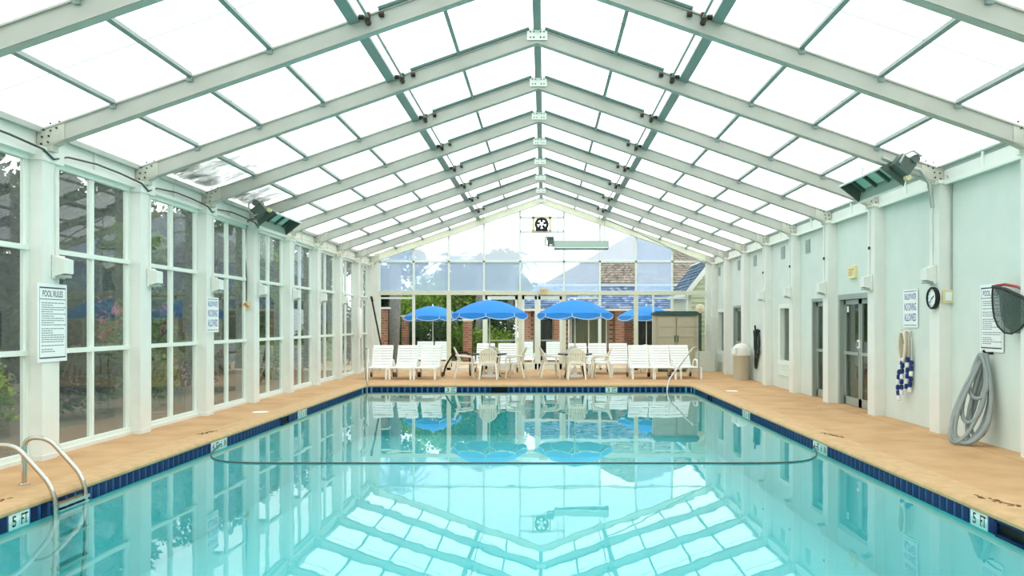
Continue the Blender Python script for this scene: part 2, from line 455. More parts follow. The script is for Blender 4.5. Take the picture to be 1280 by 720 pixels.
for k in range(-3, 8):
    MB().span((GL-.06, D(k), 3.6), (GL+.07, D(k+1), 3.93)).build('fascia_panel', 'mint_paint', wall_l)
    MB().span((GL+.07, D(k)+1.36, 3.62), (GL+.095, D(k)+1.40, 3.9)).build('fascia_batten', 'mint_paint', wall_l)
    MB().span((GL+.05, D(k), 3.60), (GL+.13, D(k+1), 3.65)).build('header_ledge', 'mint_paint', wall_l)
MB().span((GL-.1, D(-3), 3.88), (GL+.14, YF, 3.95)).build('eave_beam', 'steel_paint', wall_l)
MB().span((GL-.1, YB, 0), (GL+.1, D(-3), 3.9)).build('wall_panel', 'mint_paint', wall_l)
# ------------------------------------------------------------------ right wall
wall_r = struct('wall_right', 'pale mint siding wall with shallow pilasters')
OPEN = {2: (15.38, 17.12, 0, 2.1), 3: (17.74, 18.85, 0, 2.1), 4: (20.4, 21.47, .68, 2.0), 6: (25.6, 26.7, 0, 2.1), 7: (28.1, 29.05, .68, 2.0)}
for k in range(-6, 8):
    y0, y1 = D(k), D(k+1); X1 = WR+.2; b = MB()
    if k in OPEN:
        a, c, z0, z1 = OPEN[k]
        b.span((WR, y0, 0), (X1, a, 3.68)); b.span((WR, c, 0), (X1, y1, 3.68)); b.span((WR, a, z1), (X1, c, 3.68))
        if z0: b.span((WR, a, 0), (X1, c, z0))
    else: b.span((WR, y0, 0), (X1, y1, 3.68))
    b.build('siding_panel', 'mint_siding', wall_r)
    MB().span((WR-.075, y0, 3.66), (WR+.1, y1, 3.98)).build('fascia_panel', 'mint_paint', wall_r)
    MB().span((WR-.12, y0, 3.64), (WR-.075, y1, 3.70)).build('header_ledge', 'white_frame', wall_r)
    MB().span((WR-.12, y0, 3.93), (WR-.07, y1, 3.985)).build('header_trim', 'white_frame', wall_r)
    MB().span((WR-.1, y0+1.36, 3.68), (WR-.075, y0+1.41, 3.95)).build('fascia_batten', 'white_frame', wall_r)
b = MB(); b.box((.10, .16, 1.85), (.2, .32, 3.70)); pr = b.build('pilaster', 'mint_paint', wall_r, loc=(XR, D(-5), 0))
b = MB(); b.box((.09, .16, 3.685), (.24, .4, .05)); prc = b.build('pilaster_cap', 'mint_paint', wall_r, loc=(XR, D(-5), 0))
for k in range(-4, 9):
    y = D(k) if k < 8 else D(8)-.3
    inst(pr, wall_r, (XR, y, 0)); inst(prc, wall_r, (XR, y, 0))
# small square vents high on the siding
b = MB(); b.box((0, 0, 0), (.02, .3, .3), mi=0)
for i in range(5): b.box((-.014, 0, -.11+.055*i), (.016, .24, .018), mi=1)
vent = b.build('wall_vent', ['grey_aluminium', 'heater_green'], wall_r, loc=(WR-.01, 19.2, 3.35))
for k, y in ((4, 21.2), (5, 24.0), (6, 26.0), (7, 28.9)): inst(vent, wall_r, (WR-.01, y, 3.38))
# doors and windows in the right wall
def glazed_leaf(par, y0, y1, z0, z1, x, hardware=True, mid=True):
    lf = MB(); fw = .07
    for a, c in (((y0, z0), (y0+fw, z1)), ((y1-fw, z0), (y1, z1))): lf.span((x-.025, a[0], a[1]), (x+.025, c[0], c[1]))
    lf.span((x-.025, y0, z1-.09), (x+.025, y1, z1)); lf.span((x-.025, y0, z0), (x+.025, y1, z0+.16))
    leaf = lf.build('door_leaf', 'grey_aluminium', par)
    MB().span((x-.004, y0+fw, z0+.16), (x+.004, y1-fw, z1-.09)).build('pane', 'door_glass', leaf)
    MB().span((x+.05, y0, z0), (x+.06, y1, z1)).build('reflection_backing', 'backing_grey', leaf)  # added sheet, its grey stands in for reflections on the door glass
    if mid: MB().span((x-.05, y0+.03, 1.0), (x-.02, y1-.03, 1.06)).build('push_bar', 'grey_aluminium', leaf)
    return leaf
def frame(par, a, c, z0, z1, m='grey_aluminium', w=.09, x=WR):
    f = MB(); f.span((x-.015, a-w, z0), (x+.16, a+.012, z1+w)); f.span((x-.015, c-.012, z0), (x+.16, c+w, z1+w)); f.span((x-.015, a, z1-.012), (x+.16, c, z1+w))
    if z0: f.span((x-.04, a-w, z0-w), (x+.16, c+w, z0+.012))
    return f.build('frame', m, par)
dr = struct('door_1', 'double glazed aluminium door in the mint wall'); frame(dr, *OPEN[2][:2], 0, 2.1)
lf = glazed_leaf(dr, 15.40, 16.23, .01, 2.08, WR+.1); l2 = glazed_leaf(dr, 16.26, 17.10, .01, 2.08, WR+.1)
MB().span((WR+.06, 16.25, 1.14), (WR+.09, 16.37, 1.3)).build('lock_plate', 'sign_white', l2)
MB().span((WR+.06, 16.3, 1.17), (WR+.055, 16.35, 1.26)).build('lock', 'black', l2)
MB().span((WR+.088, 16.9, 1.84), (WR+.094, 17.0, 1.96)).build('sticker', 'sign_white', l2)
dr = struct('door_2', 'single glazed aluminium door in the mint wall'); frame(dr, *OPEN[3][:2], 0, 2.1, w=.06); glazed_leaf(dr, 17.76, 18.83, .01, 2.08, WR+.1)
dr = struct('door_3', 'glazed door behind the rubbish bin'); frame(dr, *OPEN[6][:2], 0, 2.1, w=.06); glazed_leaf(dr, 25.62, 26.68, .01, 2.08, WR+.1)
for i, k in enumerate((4, 7)):
    a, c, z0, z1 = OPEN[k]
    w = struct('window_%d' % (20+i), 'white framed guest room window'); frame(w, a, c, z0, z1, 'white_frame', .1)
    MB().span((WR+.1, a, z0), (WR+.108, c, z1)).build('pane', 'door_glass', w)
    MB().span((WR+.14, a, z0), (WR+.16, c, z1)).build('curtain', 'backing_grey', w)
    g = MB(); g.span((WR-.012, a-.1, .30), (WR, c+.1, .58)).build('louvre_frame', 'white_frame', w)
    for j in range(5): MB().box((WR-.02, (a+c)/2, .34+.05*j), (.03, c-a+.1, .02), Matrix.Rotation(.5, 3, 'Y')).build('louvre', 'white_frame', w)
ann = struct('wall_annex', 'plain dim rooms behind the mint wall')
b = MB(); b.span((8.4, YB, -.02), (8.5, YF, 3.7)); b.span((WR+.2, YB, 3.68), (8.5, YF, 3.75)); b.span((WR+.2, YB, -.05), (8.5, YF, -.02))
b.span((WR+.2, YF-.1, 0), (8.5, YF, 3.7)); b.span((WR+.2, YB, 0), (8.5, YB+.1, 3.7))
b.build('annex_shell', 'room_grey', ann)
wb = struct('wall_back', 'plain mint end wall')
MB().span((GL-.1, YB-.15, 0), (WR+.2, YB-.02, 3.95)).build('wall_panel', 'mint_paint', wb)
MB().plate([(GL-.1, YB-.1, 3.95), (WR+.2, YB-.1, 3.86), (RX, YB-.1, RZ)], (0, .05, 0)).build('gable_sheet', 'pale_hazy_glass', wb)
# ------------------------------------------------------------------ roof
roof = struct('ceiling', 'pitched glazed roof of white translucent sheets on pale steel frames')
RH, RW = .225, .11
ang = math.atan(SL)
def rafter_mesh(sgn, m):
    b = MB(); xe = (-6.05 if sgn < 0 else 5.92)
    top = lambda x: zp(x)-.05
    p0 = (RX, 0, top(RX)-RH/2/math.cos(ang)); p1 = (xe, 0, top(xe)-RH/2/math.cos(ang))
    b.bar(p0, p1, RW, RH)
    # flanges
    b.bar((RX, 0, p0[2]+RH/2-.012), (xe, 0, p1[2]+RH/2-.012), RW+.05, .02)
    b.bar((RX, 0, p0[2]-RH/2+.006), (xe, 0, p1[2]-RH/2+.006), RW+.03, .014)
    return b.build('rafter', m, roof)
rl = rafter_mesh(-1, 'steel_paint'); rr_ = rafter_mesh(1, 'steel_paint')
ks = list(range(-6, 9))
def yk(k): return D(k)+.14 if k < 8 else YF-.12
rl.location = (0, yk(-6), 0); rr_.location = (0, yk(-6), 0)
for k in ks[1:]:
    for o in (rl, rr_):
        c = inst(o, roof, (0, yk(k), 0))
        if k == 8:
            c.data = o.data.copy(); c.data.materials.clear(); c.data.materials.append(MATS['cream_steel'])
# knee plates with bolts
def knee(sgn):
    xe = XL+.02 if sgn < 0 else XR-.02; s = -sgn
    zt = zp(xe)-.06
    pts = [(xe-s*.12, -.065, 3.66), (xe+s*.06, -.065, 3.66), (xe+s*.06, -.065, zt-.22), (xe+s*.2, -.065, zp(xe+s*.2)-.06-RH), (xe+s*.2, -.065, zp(xe+s*.2)-.08), (xe-s*.12, -.065, zp(xe-s*.12)-.06)]
    b = MB(); b.plate(pts, (0, .13, 0)); o = b.build('knee_plate', 'plate', roof)
    q = MB()
    for i, (dx, dz) in enumerate(((-.06, .04), (.02, .06), (-.05, .12), (.03, .13), (-.03, .2), (.05, .19), (.12, .22), (.05, .27), (.16, .29))):
        q.cyl((xe+s*(dx-.01), -.073, 3.70+dz*1.05), .011, .02, 6, 'y')
    bo = q.build('bolts', 'bolt', o)
    return o, bo
for sgn in (-1, 1):
    o, bo = knee(sgn); o.location = (0, yk(-2), 0)
    for k in range(-1, 9):
        c = inst(o, roof, (0, yk(k), 0)); d = inst(bo, c, (0, 0, 0))
    # ridge plates
b = MB(); b.box((0, 0, 0), (.30, .015, .16)); rp = b.build('ridge_plate', 'white_frame', roof, loc=(RX, yk(-2)-.075, zp(RX)-.17))
q = MB()
for dx in (-.1, -.05, .05, .1):
    for dz in (-.04, .04): q.cyl((dx, -.012, dz), .011, .012, 6, 'y')
rpb = q.build('bolts', 'bolt', rp)
for k in range(-1, 9):
    c = inst(rp, roof, (RX, yk(k)-.075, zp(RX)-.17)); inst(rpb, c, (0, 0, 0))
# purlins
PUR = [1.155, 2.16, 3.15, 4.09, 5.0]
MB().span((RX-.055, YB, zp(RX)-.10), (RX+.055, YF, zp(RX)-.005)).build('ridge_beam', 'teal_steel', roof)
for s in (-1, 1):
    for i, p in enumerate(PUR):
        x = RX+s*p; wd = .13 if i == 1 else .05; hh = .09 if i == 1 else .06
        for k in range(-3, 8):
            MB().bar((x, yk(k)+.05, zp(x)-hh/2-.012), (x, yk(k+1)-.05, zp(x)-hh/2-.012), wd, hh, (s*SL, 0, 1)).build('main_purlin' if i == 1 else 'purlin', 'teal_steel', roof)
        if i != 1 and i != 0:
            q = MB(); q.box((0, -.075, 0), (.07, .03, .06)); cl = q.build('purlin_cleat', 'teal_steel', roof, loc=(x, yk(-1), zp(x)-.09))
            for k in range(0, 9): inst(cl, roof, (x, yk(k), zp(x)-.09))
    # vent shaft and rack fittings
    x = RX+s*1.98
    for k in range(-2, 8):
        MB().tube([(x, yk(k), zp(x)-.11), (x, yk(k+1), zp(x)-.11)], .018, 8).build('vent_shaft', 'grey_aluminium', roof, True)
    q = MB(); q.cyl((0, 0, -.03), .035, .10, 10, 'y'); q.box((0, 0, .02), (.05, .05, .12)); q.cyl((-s*.16, .0, .06), .03, .06, 8, 'x', 0); q.cyl((s*.08, 0, .03), .03, .06, 8, 'x')
    ft = q.build('rack_fitting', 'dark_metal', roof, True, loc=(x, yk(-1)-.09, zp(x)-.13))
    q = MB(); q.tube([(x-s*.12, -.085, zp(x-s*.12)-.04), (RX+s*.12, -.085, zp(RX+s*.12)-.04)], .026, 8)
    rk = q.build('vent_rack', 'rack_teal', roof, True, loc=(0, yk(-1), 0))
    for k in range(0, 8): inst(ft, roof, (x, yk(k)-.09, zp(x)-.13)); inst(rk, roof, (0, yk(k), 0))
    xe = -6.05 if s < 0 else 5.92
    MB().bar((xe, YB, zp(xe)-.03), (xe, YF, zp(xe)-.03), .08, .05).build('eave_rail', 'teal_steel', roof)
# sheets
cells = [.055]+PUR+[None]
for s in (-1, 1):
    xe = -6.08 if s < 0 else 5.96
    for i in range(6):
        xa = RX+s*cells[i]; xb = RX+s*cells[i+1] if cells[i+1] else xe
        L = math.hypot(xb-xa, zp(xb)-zp(xa)); up = Vector((s*SL, 0, 1)).normalized()
        base = {}
        for k in range(-6, 8):
            parts = 2 if k >= -1 else 1
            for j in range(parts):
                Ln = S/parts-.006; yc = yk(k)+S*(j+.5)/parts if k < 7 else yk(k)+(YF-yk(7))*(j+.5)/2
                if k == 7: Ln = (YF-yk(7))/2-.006
                key = (round(Ln, 3))
                pos = ((xa+xb)/2, yc, (zp(xa)+zp(xb))/2)
                if key not in base:
                    me = MB(); me.bar((-(xb-xa)/2, 0, -(zp(xb)-zp(xa))/2), ((xb-xa)/2, 0, (zp(xb)-zp(xa))/2), Ln, .008)
                    base[key] = me.build('roof_sheet', 'roof_sheet', roof, loc=pos)
                else: inst(base[key], roof, pos)
    for k in range(-1, 8):
        y = yk(k)+S/2
        MB().bar((RX+s*.06, y, zp(RX+s*.06)-.012), (xe, y, zp(xe)-.012), .014, .008).build('sheet_seam', 'sign_white', roof)
# pine litter on the sheets by the left eave
def litter(x0, x1, y0, y1, n, name, label, seed):
    rr = random.Random(seed); b = MB()
    for _ in range(n):
        u = rr.random()**1.8; x = x0+(x1-x0)*u; yy = rr.uniform(y0, y1)*1.0
        if rr.random() < u*.6: continue
        l = rr.uniform(.12, .34); a = rr.gauss(.25, .5); dx = math.cos(a)*l; dy = math.sin(a)*l
        z = rr.uniform(.012, .05)
        b.bar((x, yy, zp(x)+z), (x+dx, yy+dy, zp(x+dx)+z), .012, .006)
    tag(b.build(name, 'needles'), label, 'litter', None, 'stuff')
litter(-5.95, -5.0, 13.2, 15.0, 620, 'pine_litter', 'fallen pine needles matted on the roof sheet over the shallow water sign', 3)
litter(-5.95, -5.0, 15.3, 17.3, 620, 'pine_litter', 'fallen pine needles matted on the roof sheet above the eave heater', 4)
# ------------------------------------------------------------------ far gable wall
wf = struct('wall_far', 'white framed glazed gable end wall')
COLX = [-5.71, -4.52, -3.30, -2.08, -.83, .69, 1.94, 3.19, 4.44, 5.63]
ROWZ = [0, 2.67, 3.755]
def under(x): return zp(x)-.05-RH-.02
def clip(poly, side):
    # keep z <= line of the slope on that side
    f = lambda p: (RZ-SL*(RX-p[0] if side < 0 else p[0]-RX)-.05-RH) - p[1]
    out = []
    for i in range(len(poly)):
        a, c = poly[i], poly[(i+1) % len(poly)]; fa, fc = f(a), f(c)
        if fa >= 0: out.append(a)
        if (fa >= 0) != (fc >= 0): t_ = fa/(fa-fc); out.append((a[0]+(c[0]-a[0])*t_, a[1]+(c[1]-a[1])*t_))
    return out
for i, x in enumerate(COLX):
    zt = min(under(x)+.03, 6); wd = .14 if i in (2, 4, 5, 7) else .085
    z0 = 0
    MB().span((x-wd/2, YF-.06, 0), (x+wd/2, YF+.06, 2.67)).build('mullion', 'cream_steel' if wd > .1 else 'white_frame', wf)
    if zt > 2.7: MB().span((x-.03, YF-.05, 2.67), (x+.03, YF+.05, zt)).build('mullion', 'white_frame', wf)
MB().span((COLX[0], YF-.09, 2.60), (COLX[-1], YF+.09, 2.74)).build('transom', 'cream_steel', wf)
MB().span((COLX[0]+.0, YF-.05, 3.725), (COLX[-1]-.0, YF+.05, 3.785)).build('transom', 'white_frame', wf)
MB().span((GL-.05, YF-.1, 0), (COLX[0]-.03, YF+.06, 3.75)).build('corner_post', 'mint_paint', wf)
MB().span((COLX[-1]+.03, YF-.1, 0), (WR+.2, YF+.06, 3.75)).build('corner_post', 'mint_paint', wf)
for z in (4.80, 5.29): MB().span((COLX[4], YF-.05, z-.03), (COLX[5], YF+.05, z+.03)).build('transom', 'white_frame', wf)
MB().span((COLX[0], YF-.06, 0), (COLX[3], YF+.06, .08)).build('sill', 'white_frame', wf)
MB().span((COLX[5], YF-.06, 0), (COLX[9], YF+.06, .08)).build('sill', 'white_frame', wf)
HAZE = 'hazy_glass'
for i in range(9):
    a, c = COLX[i], COLX[i+1]
    for (z0, z1, m) in ((.05, 2.62, 'clear_glass'), (2.72, 3.74, 'clear_glass' if i in (6, 8) else HAZE), (3.77, 7, 'clear_glass' if i == 8 else ('pale_hazy_glass' if 1 <= i <= 6 else HAZE))):
        if z0 == .05 and i in (3, 4): continue
        poly = clip(clip([(a+.02, z0), (c-.02, z0), (c-.02, z1), (a+.02, z1)], -1), 1)
        if i == 4 and z0 > 3:
            poly = [(a+.02, 3.77), (c-.02, 3.77), (c-.02, 4.78), (a+.02, 4.78)]
        if len(poly) > 2: MB().plate([(p[0], YF-.003, p[1]) for p in poly], (0, .006, 0)).build('pane', m, wf)
# panes beside and above the fan
for a, c in ((COLX[4]+.03, -.42), (.28, COLX[5]-.03)): MB().span((a, YF-.003, 4.82), (c, YF+.003, 5.27)).build('pane', 'pale_hazy_glass', wf)
poly = clip(clip([(COLX[4], 5.31), (COLX[5], 5.31), (COLX[5], 7), (COLX[4], 7)], -1), 1)
MB().plate([(p[0], YF-.003, p[1]) for p in poly], (0, .006, 0)).build('pane', 'pale_hazy_glass', wf)
# small bars of the lower frames
for x in (.86, 1.9): MB().span((x-.025, YF-.075, 0), (x+.025, YF-.03, 2.5)).build('mullion', 'white_frame', wf)
MB().span((.86, YF-.075, 2.46), (1.9, YF-.03, 2.52)).build('transom', 'white_frame', wf)
for x in (3.78, 4.96): MB().span((x-.03, YF-.07, 0), (x+.03, YF-.02, 2.6)).build('mullion', 'white_frame', wf)
MB().span((3.78, YF-.07, 2.46), (4.96, YF-.02, 2.52)).build('transom', 'white_frame', wf)
MB().span((COLX[0], YF-.07, 2.46), (COLX[1], YF-.02, 2.52)).build('transom', 'white_frame', wf)
def door_far(n, a, c, label, swing=0):
    d = struct('door_%d' % n, label)
    b = MB()
    b.span((a, YF-.04, .02), (a+.08, YF+.04, 2.56)); b.span((c-.08, YF-.04, .02), (c, YF+.04, 2.56)); b.span((a, YF-.04, 2.44), (c, YF+.04, 2.56)); b.span((a, YF-.04, .02), (c, YF+.04, .22))
    b.build('door_frame', 'white_frame', d)
    MB().span((a+.08, YF-.004, .22), (c-.08, YF+.004, 2.44)).build('pane', 'clear_glass', d)
    MB().span((a+.1, YF-.09, 1.0), (c-.1, YF-.05, 1.05)).build('push_bar', 'grey_aluminium', d)
door_far(4, -2.04, -.92, 'white framed glass door under the gable, beside a brick pillar view')
door_far(5, -.76, -.24, 'narrow white framed glass door leaf')
door_far(6, -.2, .62, 'glass door leaf below the exit sign')
MB().span((-.245, YF-.05, 0), (-.195, YF+.05, 2.6)).build('mullion', 'white_frame', wf)
# ------------------------------------------------------------------ ground outside
g = struct('ground', 'lawn, planting bed and paving outside')
MB().span((-60, -20, -.3), (DX0, 100, -.03)).build('planting_bed', 'mulch', g)
MB().span((DX0, 37, -.3), (60, 100, -.03)).build('lawn', 'grass', g)
MB().span((DX0, YF+.15, -.3), (60, 37, -.02)).build('patio', 'patio', g)
MB().span((8.5, -20, -.3), (60, YF+.15, -.03)).build('lawn', 'grass', g)
MB().span((-14, YF+.2, -.03), (DX0, 37, -.02)).build('patio', 'patio', g)
# ================================================================== THINGS
# ------------------------------------------------------------------ fan in the gable
fan = thing('exhaust_fan', 'black round exhaust fan in a cream square frame under the ridge', 'fan', (-.08, YF, 4.80))
b = MB()
for a, c in (((-.33, -.06, 0), (-.25, .06, .5)), ((.25, -.06, 0), (.33, .06, .5)), ((-.33, -.06, .44), (.33, .06, .52)), ((-.33, -.06, -.03), (.33, .06, .03))): b.span(a, c)
b.build('frame', 'cream_box', fan)
MB().tube([(.2*math.cos(R(a)), -.04, .25+.2*math.sin(R(a))) for a in range(0, 360, 20)], .045, 8, True).build('ring', 'black', fan, True)
MB().cyl((0, -.05, .25), .07, .12, 16, 'y').build('hub', 'sign_white', fan, True)
for i in range(5):
    a = R(72*i+20); M = Matrix.Rotation(-a, 3, 'Y'); Q = Matrix.Rotation(.5, 3, 'X')
    MB().box(M @ Vector((.13, 0, 0))+Vector((0, -.03, .25)), (.13, .012, .09), M @ Q).build('blade', 'black', fan)
for x in (-.12, .12): MB().span((x-.09, -.1, .01), (x+.09, .02, .10)).build('foot', 'black', fan)
# ------------------------------------------------------------------ radiant heaters
def heater(label, loc, rot, hang):
    h = thing('radiant_heater', label, 'heater', loc, rot, None)
    L = 1.7
    # local: long axis y, opening faces -z
    sec = [(-.10, .12), (.10, .12), (.22, -.12), (.205, -.125), (.09, .10), (-.09, .10), (-.205, -.125), (-.22, -.12)]
    b = MB(); n = len(sec); b.add([(x, -L/2, z) for x, z in sec]+[(x, L/2, z) for x, z in sec], [(i, (i+1) % n, n+(i+1) % n, n+i) for i in range(n)]); b.build('hood', 'heater_green', h)
    for yy in (-L/2, L/2): MB().plate([(-.22, yy, -.125), (-.10, yy, .12), (.10, yy, .12), (.22, yy, -.125)], (0, .012 if yy > 0 else -.012, 0)).build('end_plate', 'heater_dark', h)
    for i in range(3): MB().box((0, -L/2+.30+i*.5, .06), (.20, .42, .04)).build('ceramic_panel', 'ceramic', h)
    for i in range(4): MB().box((0, -L/2+.05+i*.5, .02), (.26, .05, .05)).build('cross_brace', 'heater_dark', h)
    for x in (-.21, .21): MB().box((x, 0, -.12), (.025, L, .025)).build('rim', 'sign_white', h)
    cb = MB(); cb.box((0, -L/2-.12, .06), (.26, .2, .2)).build('control_box', 'heater_dark', h)
    MB().cyl((.06, -L/2-.14, .2), .06, .22, 14, 'y').build('blower', 'heater_dark', h, True)
    MB().tube([(-.05, -L/2-.2, .02), (-.1, -L/2-.3, .0), (-.12, -L/2-.3, .12), (-.05, -L/2-.28, .25), (.1, -L/2-.26, .27)], .016, 8).build('gas_pipe', 'grey_aluminium', h, True)
    MB().cyl((.16, -L/2-.12, -.04), .04, .1, 12, 'y').build('valve', 'cream_box', h, True)
    for p0, p1 in hang: MB().tube([p0, p1], .01, 6).build('hanger_rod', 'grey_aluminium', h, True)
    return h
heater('dark green radiant heater hung at the eave above the clock', (5.12, 13.2, 3.84), (0, R(38), 0), [((-.05, -.6, .12), (-.15, -.6, .27)), ((-.05, .6, .12), (-.15, .6, .27))])
heater('dark radiant heater hung at the eave above the yellow outlet box', (-5.42, 17.3, 3.72), (0, R(-38), 0), [((.05, -.6, .12), (.1, -.6, .3)), ((.05, .6, .12), (.1, .6, .3))])
heater('radiant heater hung crosswise in front of the gable, right of the fan', (1.19, 27.2, 4.12), (R(0), R(-3), R(-90)), [((0, -.75, .12), (0, -.75, 1.0)), ((0, .75, .12), (0, .75, .85))])
# ------------------------------------------------------------------ wall light boxes and other small fixtures
def light_box(x, y, z, s, label, group):
    l = thing('wall_light', label, 'wall light', (x, y, z), (0, 0, 0), group)
    b = MB(); b.plate([(0, -.10, 0), (s*.14, -.10, .04), (s*.14, -.10, .21), (s*.03, -.10, .24), (0, -.10, .24)], (0, .2, 0)); b.build('housing', 'mint_paint', l)
    MB().span((s*.02, -.08, -.012), (s*.13, .08, .02)).build('lens', 'grey_aluminium', l)
    MB().box((s*.012, 0, .12), (.024, .24, .28)).build('back_plate', 'mint_paint', l)
    return l
nm = ['behind the pool rules sign post', 'on the post between the two signs', 'right above the shallow water sign', 'on the post with the hanging cable', 'on the post past the hanging cable', 'two posts past the hanging cable', 'three posts past the hanging cable']
nm[0] = 'above the pool rules sign on the glazed wall'
for k in range(0, 7): light_box(XL+.005, D(k)+.31, 2.18, 1, 'pale box shaped wall light '+nm[k], 'wall lights along the glazed wall')
nr = {1: 'above the round clock', 2: 'on the pilaster beside the yellow exit sign', 3: 'on the pilaster at the single glazed door', 4: 'on the pilaster beside the guest room window', 5: 'on the pilaster next to the coiled black hose'}
for k in nr: light_box(XR-.005, D(k)+.20, 2.22, -1, 'pale box shaped wall light '+nr[k], 'wall lights along the mint wall')
for k in range(1, 6):
    tag(MB().tube([(XR-.015, D(k)+.2, 3.62), (XR-.015, D(k)+.2, 2.46)], .012, 8).build('conduit', 'mint_paint', wall_r, True))
    if k > 1: MB().box((XR-.02, D(k)+.2, 2.95), (.03, .03, .05)).build('conduit_clip', 'bolt', wall_r)
ck = thing('wall_clock', 'round black rimmed wall clock on the mint pilaster', 'clock', (XR, D(1)+.12, 1.99), (R(90), 0, R(-90)))
MB().lathe([(.15, 0), (.165, .02), (.165, .06), (.15, .075), (.135, .065), (.135, .05)], 32, caps=False).build('rim', 'black', ck, True)
MB().lathe([(.15, .0), (.14, .05), (.001, .05)], 32).build('dial', 'sign_white', ck)
MB().box((.03, .015, .056), (.08, .012, .004), Matrix.Rotation(.5, 3, 'Z')).build('hour_hand', 'black', ck)
MB().box((-.03, -.035, .06), (.11, .009, .004), Matrix.Rotation(.85, 3, 'Z')).build('minute_hand', 'black', ck)
q = MB()
for i in range(12): a = R(30*i); q.box((.115*math.cos(a), .115*math.sin(a), .053), (.022, .008, .004), Matrix.Rotation(a, 3, 'Z'))
tag(q.build('hour_marks', 'ink', ck), kind='stuff')
ob = thing('outlet_box', 'beige outlet box with conduit beside the clock', 'outlet', (XR+.11, D(1)-.001, 1.92))
MB().box((0, -.025, .09), (.15, .05, .19)).build('box', 'cream_box', ob); MB().box((0, -.055, .09), (.09, .012, .12)).build('cover', 'sign_white', ob)
MB().tube([(.06, -.02, .18), (.06, -.02, 1.6), (.05, -.04, 1.72), (-.02, -.05, 1.85)], .011, 8).build('conduit', 'grey_aluminium', ob, True)
ob = thing('outlet_box', 'yellowed outlet box below the hanging dark cable', 'outlet', (XL-.14, D(3)-.001, 1.92))
MB().box((0, -.025, .06), (.13, .05, .17)).build('box', 'cream_box', ob); MB().cyl((-.02, -.055, .08), .035, .02, 12, 'y').build('socket', 'exit_ink', ob); MB().cyl((.03, -.055, .04), .025, .02, 12, 'y').build('socket', 'exit_ink', ob)
tag(MB().tube([(XL-.15, D(3)-.03, 2.06), (XL-.14, D(3)-.035, 2.5), (XL-.17, D(3)-.03, 3.0), (XL-.16, D(3)-.03, 3.5), (XL-.1, D(3)-.05, 3.72), (XL+.1, D(3)-.05, 3.75)], .012, 8).build('hanging_cable', 'cable', None, True), 'dark cable hanging down the post to the yellowed outlet box', 'cable')
pts = [(XL+.035, D(-1)+.3, 3.62)]
for k in range(-1, 3):
    y0 = D(k)
    pts += [(GL+.15, y0+.62, 3.69), (GL+.15, y0+1.3, 3.73), (GL+.15, y0+1.9, 3.72), (XL+.03, y0+2.42, 3.66), (XL+.035, y0+2.62, 3.58)]
tag(MB().tube(pts, .013, 6).build('header_cable', 'cable', None, True), 'thin dark cable swagged along the header of the glazed wall', 'cable')
pts = []
for k in range(3, 8):
    y0 = D(k); pts += [(XL+.03, y0+.3, 3.62), (GL+.16, y0+.9, 3.7), (GL+.16, y0+1.7, 3.69), (XL+.03, y0+2.3, 3.62)]
tag(MB().tube(pts, .012, 6).build('header_conduit', 'cream_box', None, True), 'cream conduit running along the header past the eave heater', 'conduit')
tag(MB().tube([(4.9, 12.35, zp(4.9)-.26), (5.2, 12.4, zp(5.2)-.27), (5.5, 12.45, 3.86), (5.62, 12.42, 3.66), (5.66, 12.40, 3.3)], .03, 8).build('flex_conduit', 'grey_aluminium', None, True), 'grey flexible conduit bending from rafter to pilaster above the clock', 'conduit')
tag(MB().tube([(1.9, 27.2, zp(1.9)-.36), (3.0, 27.6, zp(3.0)-.37), (4.2, 28.4, zp(4.2)-.38), (5.4, 29.0, zp(5.4)-.39)], .022, 8).build('gas_pipe', 'grey_aluminium', None, True), 'thin grey pipe slanting under the far rafters', 'pipe')
# exit signs
ex = thing('exit_sign', 'yellowed exit sign high on the mint wall by the double door', 'exit sign', (WR, 16.35, 2.48), (R(90), 0, R(-90)))
MB().box((0, .12, .03), (.34, .24, .06)).build('housing', 'exit_yellow', ex); lettering('EXIT', .26, .13, 'exit_ink', ex, (0, .12, .0615))
ex = thing('exit_sign', 'cream exit sign on the gable transom between the umbrellas', 'exit sign', (.0, YF-.09, 2.62), (R(90), 0, 0))
MB().box((0, .1, .03), (.32, .2, .06)).build('housing', 'cream_box', ex); lettering('EXIT', .24, .12, 'exit_ink', ex, (0, .1, .0615))
# signs
def rules_sign(label, loc, rot, w=.60, h=.93):
    s_ = thing('rules_sign', label, 'sign', loc, rot)
    MB().box((0, h/2, .006), (w, h, .012)).build('board', 'sign_white', s_)
    lettering('POOL RULES', .42, .075, 'ink', s_, (0, h-.12, .0128))
    for z, t_ in ((h-.05, .016), (h-.185, .008), (.05, .016)): MB().box((0, z, .0125), (w-.06, t_, .002)).build('border_line', 'ink', s_)
    for x in (-w/2+.03, w/2-.03): MB().box((x, h/2, .0125), (.006, h-.1, .002)).build('border_line', 'ink_grey', s_)
    rr = random.Random(5); b = MB(); z = h-.23
    while z > .1:
        x = -w/2+.07; lim = w/2-.07 if rr.random() < .75 else 0
        while x < lim:
            l = rr.uniform(.02, .06); b.box((x+l/2, z, .0125), (l, .011, .0015)); x += l+.012
        z -= .026 if rr.random() < .75 else .045
    tag(b.build('small_print', 'ink_grey', s_), kind='stuff')
    return s_
rules_sign('pool rules board on the post of the glazed wall', (XL+.012, D(0)+.18, 1.16), (R(90), 0, R(90)))
rules_sign('pool rules board on the mint wall behind the leaf net', (WR-.012, 11.3, 1.24), (R(90), 0, R(-90)), .58, .90)
